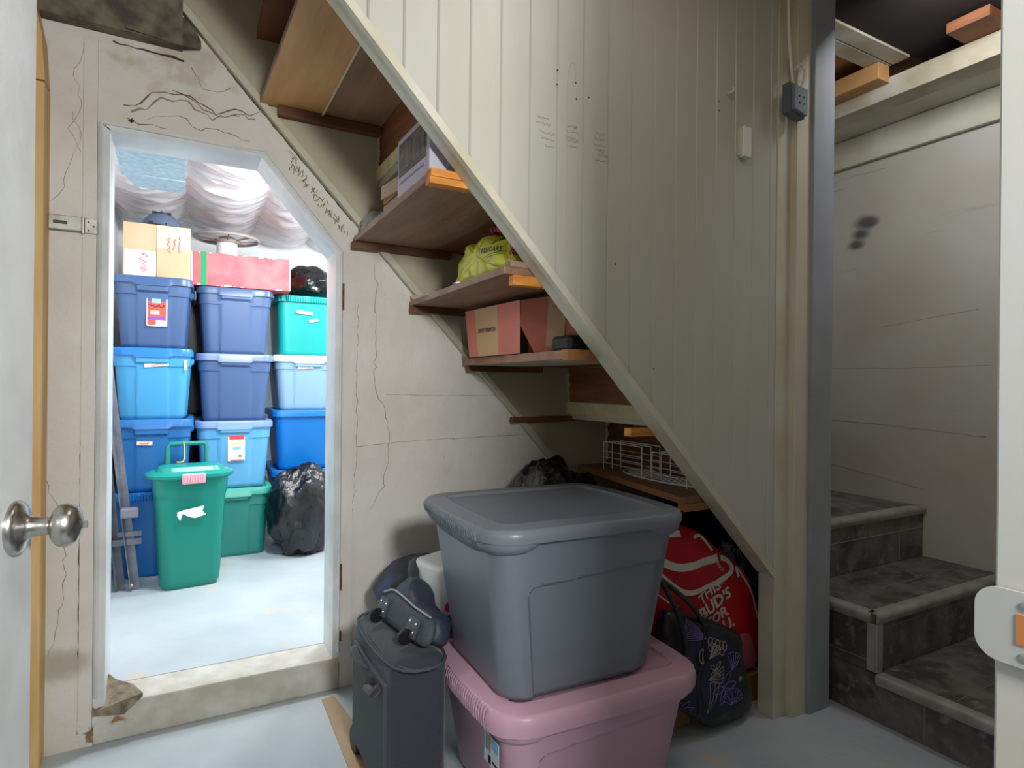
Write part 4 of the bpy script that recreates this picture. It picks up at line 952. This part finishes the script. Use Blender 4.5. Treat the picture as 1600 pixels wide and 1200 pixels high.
# cooler
t = thing('lunch_cooler', 'small white cooler with a purple base and pink sticker left of the grey tote', 'cooler', (.766, 1.835, .372), rot=.2, ry=-.10)
obj('lid', B(-.055, .09, -.09, .09, .04, .205, bev=.022, seg=4), coolerwhite, t, 50)
obj('base', B(-.06, .09, -.094, .094, -.01, .06, bev=.02, seg=4, mtx=Matrix.Rotation(.25, 4, 'Y')), coolerpurple, t, 50)
bm = new(); lathe(bm, [(0, 0), (.017, 0), (.017, .001), (0, .001)], 24, Matrix.Translation((-.036, -.0905, .085)) @ Matrix.Rotation(PI/2, 4, 'X')); obj('sticker', bm, hotpink, t)
bm = new(); lathe(bm, [(0, 0), (.010, 0), (.007, .004), (0, .004)], 20, Matrix.Translation((-.020, -.0905, .13)) @ Matrix.Rotation(PI/2, 4, 'X')); obj('button', bm, coolerwhite, t, True)
# ------------------------------------------------------------------ brown box, backpack, handbag at the right of the totes
t = thing('cardboard_box', 'low brown cardboard box on the floor under the red backpack', 'box', (1.63, 1.67, 0))
obj('box', B(-.28, .27, -.175, .17, .001, .10, bev=.003), cardbrown, t); obj('seam', B(-.1, -.097, -.1765, -.175, .001, .10), M('seam_b', (120, 84, 44), .8), t)
H_ = [] 
t = thing('backpack', 'red backpack with white piping and white lettering behind the floral handbag', 'backpack', (1.6, 1.6, .1))
BY = 1.540; bx = VM(BY)
out = [(1.341, 0.667), (1.388, 0.688), (1.43, 0.698), (1.503, 0.671), (1.594, 0.641), (1.664, 0.586), (1.756, 0.528), (1.845, 0.445), (1.892, 0.342), (1.937, 0.214), (1.965, 0.13), (1.93, 0.112), (1.83, 0.115), (1.696, 0.15), (1.509, 0.252), (1.337, 0.329), (1.294, 0.463)]
bk = Pillow(out, .085, seed=5, wr=.009); bm = new(); bk.build(bm, bx); obj('body', bm, redfab, t, 50, True)
def piping(P, w_, m=whitefab, name='piping', par=t, pk=bk, mtx=bx, lift=.0015, flat=.22):
    Q = smooth_path([(p[0], p[1], 0) for p in P], 6); bm = new(); tube(bm, [pk.on((q.x, q.y), mtx, lift) for q in Q], w_, 8, flat=flat); return obj(name, bm, m, par, 50, True)
def ribbon(P, w_, m, name, par, pk, mtx, lift=.002, th=.0015):
    """flat tape that follows the soft surface"""
    Q = smooth_path([(p[0], p[1], 0) for p in P], 8); bm = new(); rows = []
    for i, q in enumerate(Q):
        tt = (Q[min(i+1, len(Q)-1)]-Q[max(i-1, 0)]).normalized(); nn = Vector((-tt.y, tt.x, 0))
        a = q+nn*w_/2; b = q-nn*w_/2
        rows.append([pk.on((a.x, a.y), mtx, lift), pk.on((b.x, b.y), mtx, lift), pk.on((b.x, b.y), mtx, lift-th), pk.on((a.x, a.y), mtx, lift-th)])
    loft(bm, rows); bmesh.ops.recalc_face_normals(bm, faces=bm.faces[:]); return obj(name, bm, m, par, 50, True)
exec_pts = []
ribbon([(1.335, 0.632), (1.357, 0.637), (1.395, 0.652), (1.484, 0.65)], .020, whitefab, 'piping', t, bk, bx)
ribbon([(1.352, 0.609), (1.405, 0.564), (1.485, 0.536), (1.59, 0.543), (1.658, 0.548)], .026, whitefab, 'piping', t, bk, bx)
ribbon([(1.33, 0.576), (1.347, 0.563), (1.414, 0.505), (1.507, 0.448), (1.613, 0.456), (1.71, 0.479), (1.73, 0.504), (1.706, 0.532), (1.677, 0.543)], .018, whitefab, 'piping', t, bk, bx)
ribbon([(1.766, 0.496), (1.831, 0.409), (1.867, 0.328), (1.9, 0.217), (1.928, 0.135)], .009, whitefab, 'piping', t, bk, bx)
ribbon([(1.546, 0.63), (1.58, 0.631), (1.614, 0.596), (1.63, 0.576)], .010, whitefab, 'haul_loop', t, bk, bx, .006)
ribbon([(1.751, 0.501), (1.765, 0.464)], .012, whitefab, 'tab', t, bk, bx, .004)
ribbon([(1.348, 0.49), (1.415, 0.437), (1.472, 0.406)], .005, whitefab, 'pocket_zip', t, bk, bx)
ribbon([(1.405, .688), (1.440, .648)], .046, whitefab, 'care_tag', t, bk, bx, .003)
ribbon([(1.413, .678), (1.432, .658)], .028, M('tag_print', (90, 96, 104), .6), 'tag_print', t, bk, bx, .005)
bm = new(); pk = Pillow([(1.773, 0.244), (1.819, 0.268), (1.855, 0.188), (1.86, 0.125), (1.812, 0.12), (1.778, 0.14)], .02, seed=1, wr=.003); pk.build(bm, VM(BY-.034)); obj('mesh_pocket', bm, meshfab, t, 50, True)
def letter(s_, x, z, size, ang, bold=.0016, name='lettering'):
    bm = text_bm(s_, size, Matrix.Translation((x, z, 0)) @ Matrix.Rotation(ang, 4, 'Z'), .0006, 0, 1, bold)
    for v in bm.verts: v.co = bx @ Vector((v.co.x, v.co.y, bk.h((v.co.x, v.co.y))+.003+v.co.z))
    return obj(name, bm, whitefab, t, world=True)
letter('THIS', 1.613, 0.433, .052, .48, .0010); letter("BUD'S", 1.640, 0.390, .060, .42, .0016); letter('FOR', 1.654, 0.339, .054, .36, .0016); letter('YOU.', 1.675, 0.292, .054, .36, .0016)
for (x, z, w_, a, sd) in ((1.659, 0.523, .07, -.75, 3), (1.667, 0.458, .07, .35, 6)):
    bm = new(); rd = random.Random(sd)
    for k in range(9):
        u = (k/8-.5)*w_; px_, pz_ = x+u*math.cos(a), z+u*math.sin(a); dx_, dz_ = -.006*math.sin(a), .006*math.cos(a)
        tube(bm, [bk.on((px_-dx_, pz_-dz_), bx, .002), bk.on((px_+dx_+rd.uniform(-.002, .002), pz_+dz_), bx, .002)], .0013, 4)
    obj('small_print', bm, whitefab, t, world=True)
# hanging white strap
bm = new(); P = [(1.955, 1.53, .10), (1.962, 1.525, .06), (1.95, 1.52, .02), (1.956, 1.50, .004), (1.95, 1.46, .004)]
P = [(1.945, 1.50, .13), (1.955, 1.495, .09), (1.935, 1.49, .05), (1.94, 1.48, .02), (1.925, 1.46, .005), (1.92, 1.40, .004)]
tube(bm, smooth_path(P, 5), .013, 8, flat=.16); obj('hanging_strap', bm, whitefab, t, 50, True)
# floral handbag
t = thing('handbag', 'black leather handbag with purple and cream flower outlines right of the pink tote', 'handbag', (1.52, 1.46, .0))
HYp = 1.440; hx = VM(HYp)
hout = [(1.378, 0.432), (1.456, 0.408), (1.559, 0.368), (1.682, 0.302), (1.706, 0.227), (1.73, 0.132), (1.753, 0.073), (1.728, 0.017), (1.624, 0.009), (1.539, 0.02), (1.418, 0.106), (1.345, 0.175), (1.328, 0.277), (1.328, 0.373), (1.34, 0.425)]
hb = Pillow(hout, .095, seed=7, wr=.008); bm = new(); hb.build(bm, hx); obj('body', bm, leather, t, 50, True)
def flatpatch(P, m, name, lift=.0015):
    cx = sum(p[0] for p in P)/len(P); cz = sum(p[1] for p in P)/len(P); bm = new(); Q = smoothclosed([(p[0], p[1], 0) for p in P], 4); rows = []
    for v in (1, .8, .6, .4, .2): rows.append([hb.on((cx+(q.x-cx)*v, cz+(q.y-cz)*v), hx, lift) for q in Q])
    loft(bm, rows, False, True); bmesh.ops.recalc_face_normals(bm, faces=bm.faces[:]); return obj(name, bm, m, t, 60, True)
flatpatch([(1.344, 0.359), (1.411, 0.366), (1.476, 0.333), (1.463, 0.274), (1.45, 0.209), (1.462, 0.094), (1.373, 0.153), (1.319, 0.206), (1.324, 0.294)], patch, 'print_panel'); flatpatch([(1.505, 0.359), (1.569, 0.336), (1.624, 0.293), (1.638, 0.194), (1.664, 0.113), (1.633, 0.078), (1.543, 0.065), (1.491, 0.078), (1.472, 0.21), (1.491, 0.289)], patch, 'print_panel')
def flower(cx, cz, R, n, a0, m, r_=.0011):
    bm = new()
    for k in range(n):
        a = a0+2*PI*k/n; w_ = .36
        P = [(cx, cz), (cx+R*.55*math.cos(a-w_), cz+R*.55*math.sin(a-w_)), (cx+R*math.cos(a), cz+R*math.sin(a)), (cx+R*.55*math.cos(a+w_), cz+R*.55*math.sin(a+w_)), (cx, cz)]
        tube(bm, [hb.on((q.x, q.y), hx, .003) for q in smooth_path([(p[0], p[1], 0) for p in P], 4)], r_, 4)
    return obj('flower_outline', bm, m, t, world=True)
def fan(cx, cz, R, a0, a1, n, m):
    bm = new(); rim_ = []
    for k in range(n):
        a = a0+(a1-a0)*k/(n-1); e = (cx+R*math.cos(a), cz+R*math.sin(a)); rim_.append(e)
        tube(bm, [hb.on((cx, cz), hx, .003), hb.on(((cx+e[0])/2+.004, (cz+e[1])/2), hx, .003), hb.on(e, hx, .003)], .001, 4)
    tube(bm, [hb.on(p, hx, .003) for p in rim_], .001, 4); return obj('leaf_outline', bm, m, t, world=True)
flower(1.364, 0.261, .060, 5, .5, lav); flower(1.575, 0.158, .055, 6, .1, lav); flower(1.527, 0.229, .032, 4, .9, creamink); flower(1.404, 0.113, .04, 7, .2, lav)
fan(1.495, 0.332, .11, 2.35, 3.0, 10, lav); fan(1.346, 0.149, .05, .2, 1.6, 6, lav); fan(1.603, 0.094, .055, .3, 2.6, 9, lav); fan(1.50, .20, .07, -.4, .5, 5, creamink); fan(1.50, .09, .10, 1.0, 1.5, 3, creamink); fan(1.60, .21, .06, .6, 1.9, 6, lav); fan(1.50, .27, .05, .2, 1.2, 5, creamink)
bm = new(); rd = random.Random(2)
for k in range(9):
    cx, cz = 1.510+.016*(k % 5), 0.322-.018*(k//5)-.007*(k % 5)
    tube(bm, [hb.on((cx+.010*math.cos(a*PI/4), cz+.014*math.sin(a*PI/4)), hx, .003) for a in range(8)], .0011, 4, True)
obj('scale_outline', bm, creamink, t, world=True)
ribbon([(1.493, 0.396), (1.474, 0.313), (1.455, 0.208), (1.474, 0.07)], .006, leather, 'centre_seam', t, hb, hx, .004)
bm = new(); ring = [(1.468+.018*math.cos(a), 0.287+.022*math.sin(a)) for a in [k*PI/8 for k in range(4, 13)]]
tube(bm, [hb.on(p, hx, .006) for p in ring+[(1.468, 0.267)]], .0025, 6, True); obj('ring', bm, metal, t, True, True)
for (bx0, by0, bx1, by1) in ((1.345, .25, 1.33, .60), (1.40, .36, 1.345, .50)): pass
bm = new(); tube(bm, smooth_path([(1.375, HYp-.06, .28), (1.375, HYp-.068, .35), (1.35, HYp-.06, .45), (1.31, HYp-.03, .54), (1.29, HYp, .57), (1.30, HYp+.02, .52)], 6), .009, 8); obj('handle', bm, leather, t, True, True)
bm = new(); tube(bm, smooth_path([(1.50, HYp-.03, .37), (1.44, HYp-.04, .44), (1.37, HYp-.045, .50), (1.31, HYp-.02, .55)], 6), .008, 8); obj('handle', bm, leather, t, True, True)
bm = new(); box(bm, 1.628, 1.68, HYp-.047, HYp-.038, .14, .205, bev=.004); tb_ = obj('side_tab', bm, leather, t, world=True)
bm = new(); lathe(bm, [(0, 0), (.009, 0), (.006, .003), (0, .003)], 16, Matrix.Translation((1.651, HYp-.047, .170)) @ Matrix.Rotation(PI/2, 4, 'X')); obj('stud', bm, M('brass', (150, 130, 90), .35, .8), tb_, True, True)
# ------------------------------------------------------------------ lower stairs
sl = thing('staircase', 'three vinyl covered steps with metal nosings climbing behind the post at the right', 'stairs', (2.6, 1.5, 0))
SX0, SX1 = 2.10, 3.045
def step(y0, y1, z, zlow):
    obj('step', B(SX0+.004, SX1, y0+.006, y1, zlow, z-.002), vinyl, sl, world=True)
step(.70, WY-.001, .165, .001); step(1.205, WY-.001, .368, .165); step(1.53, WY-.001, .6, .368)
def nose(a, b, ux, uy):
    a, b = Vector(a), Vector(b); bm = new(); o = Vector((ux, uy, 0))
    prof = [(0, -.032), (.004, -.034), (.010, -.022), (.012, -.010), (.008, -.001), (0, .003), (-.030, .003), (-.030, 0), (0, 0)]
    A = [bm.verts.new(a+o*p+Vector((0, 0, q))) for p, q in prof]; Bv = [bm.verts.new(b+o*p+Vector((0, 0, q))) for p, q in prof]; n = len(prof)
    fs = [bm.faces.new(A), bm.faces.new(Bv[::-1])]+[bm.faces.new((A[i], Bv[i], Bv[(i+1) % n], A[(i+1) % n])) for i in range(n)]
    bmesh.ops.recalc_face_normals(bm, faces=fs); obj('nosing', bm, alu, sl, 40, True)
nose((SX0, 1.53, .6), (SX1, 1.53, .6), 0, -1); nose((SX0, 1.205, .368), (SX1, 1.205, .368), 0, -1)
nose((SX0, 1.22, .368), (SX0, 1.52, .368), -1, 0); nose((SX0, .72, .165), (SX0, 1.20, .165), -1, 0)
obj('corner_trim', B(SX0-.006, SX0+.03, 1.197, 1.206, .17, .334, bev=.002), alu, sl, world=True); obj('corner_trim', B(SX0-.004, SX0+.004, 1.20, 1.235, .17, .334, bev=.002), alu, sl, world=True)
bm = new()   # tile joints
for (x0, x1, y0, y1, z) in ((2.1, 3.05, 1.36, 1.3615, .3665), (2.75, 2.7515, 1.36, 1.53, .3665), (2.45, 2.4515, 1.22, 1.36, .3665), (2.1, 3.05, .98, .9815, .1635), (2.6, 2.6015, .72, .98, .1635), (2.1, 3.05, 1.8, 1.8015, .5985)): box(bm, x0, x1, y0, y1, z, z+.0012)
for (x0, x1, y, z0, z1) in ((2.1, 3.05, 1.534, .50, .5015), (2.5, 2.5015, 1.534, .5, .57), (2.33, 2.3315, 1.534, .37, .5), (2.85, 2.8515, 1.534, .37, .5), (2.1, 3.05, 1.209, .31, .3115), (2.8, 2.8015, 1.209, .17, .31)): box(bm, x0, x1, y, y+.003, z0, z1)
for (y0, y1, z0, z1) in ((1.2, 1.53, .20, .2015), (1.45, 1.4515, .02, .2), (1.05, 1.0515, .0, .13)): box(bm, SX0+.0025, SX0+.006, y0, y1, z0, z1)
obj('tile_joint', bm, vinyl2, sl, world=True)
obj('skirting', B(3.04, 3.05, 1.3, WY, .6, .615), vinyl2, sl, world=True) if False else None
crk = [crack([(2.2, .0), (2.21, .01)], .0001, 1)] if False else None
# horizontal board marks and scratches on the right wall
def wmark(pts, r, seed, m=softcrack):
    rd = random.Random(seed); P = []
    for i in range(len(pts)-1):
        (y0, z0), (y1, z1) = pts[i], pts[i+1]; k = max(2, int(abs(y1-y0)/.02))
        for j in range(k): P.append((3.0498, y0+(y1-y0)*j/k, z0+(z1-z0)*j/k+rd.uniform(-.002, .002)))
    bm = new(); tube(bm, P, [r*rd.uniform(.2, 1) for _ in P], 4); struct('scratch', bm, m, bpy.data.objects['wall_right'])
wmark([(2.1, 2.23), (1.9, 2.245), (1.7, 2.235)], .0016, 1); wmark([(2.08, 1.25), (1.6, 1.245), (1.25, 1.25)], .0013, 2); wmark([(2.1, .98), (1.7, .965), (1.27, .94)], .0018, 3); wmark([(2.08, .75), (1.8, .715), (1.5, .67)], .002, 4); wmark([(1.95, 1.75), (1.84, 1.765)], .001, 5); wmark([(1.74, 1.45), (1.3, 1.5)], .0012, 6)
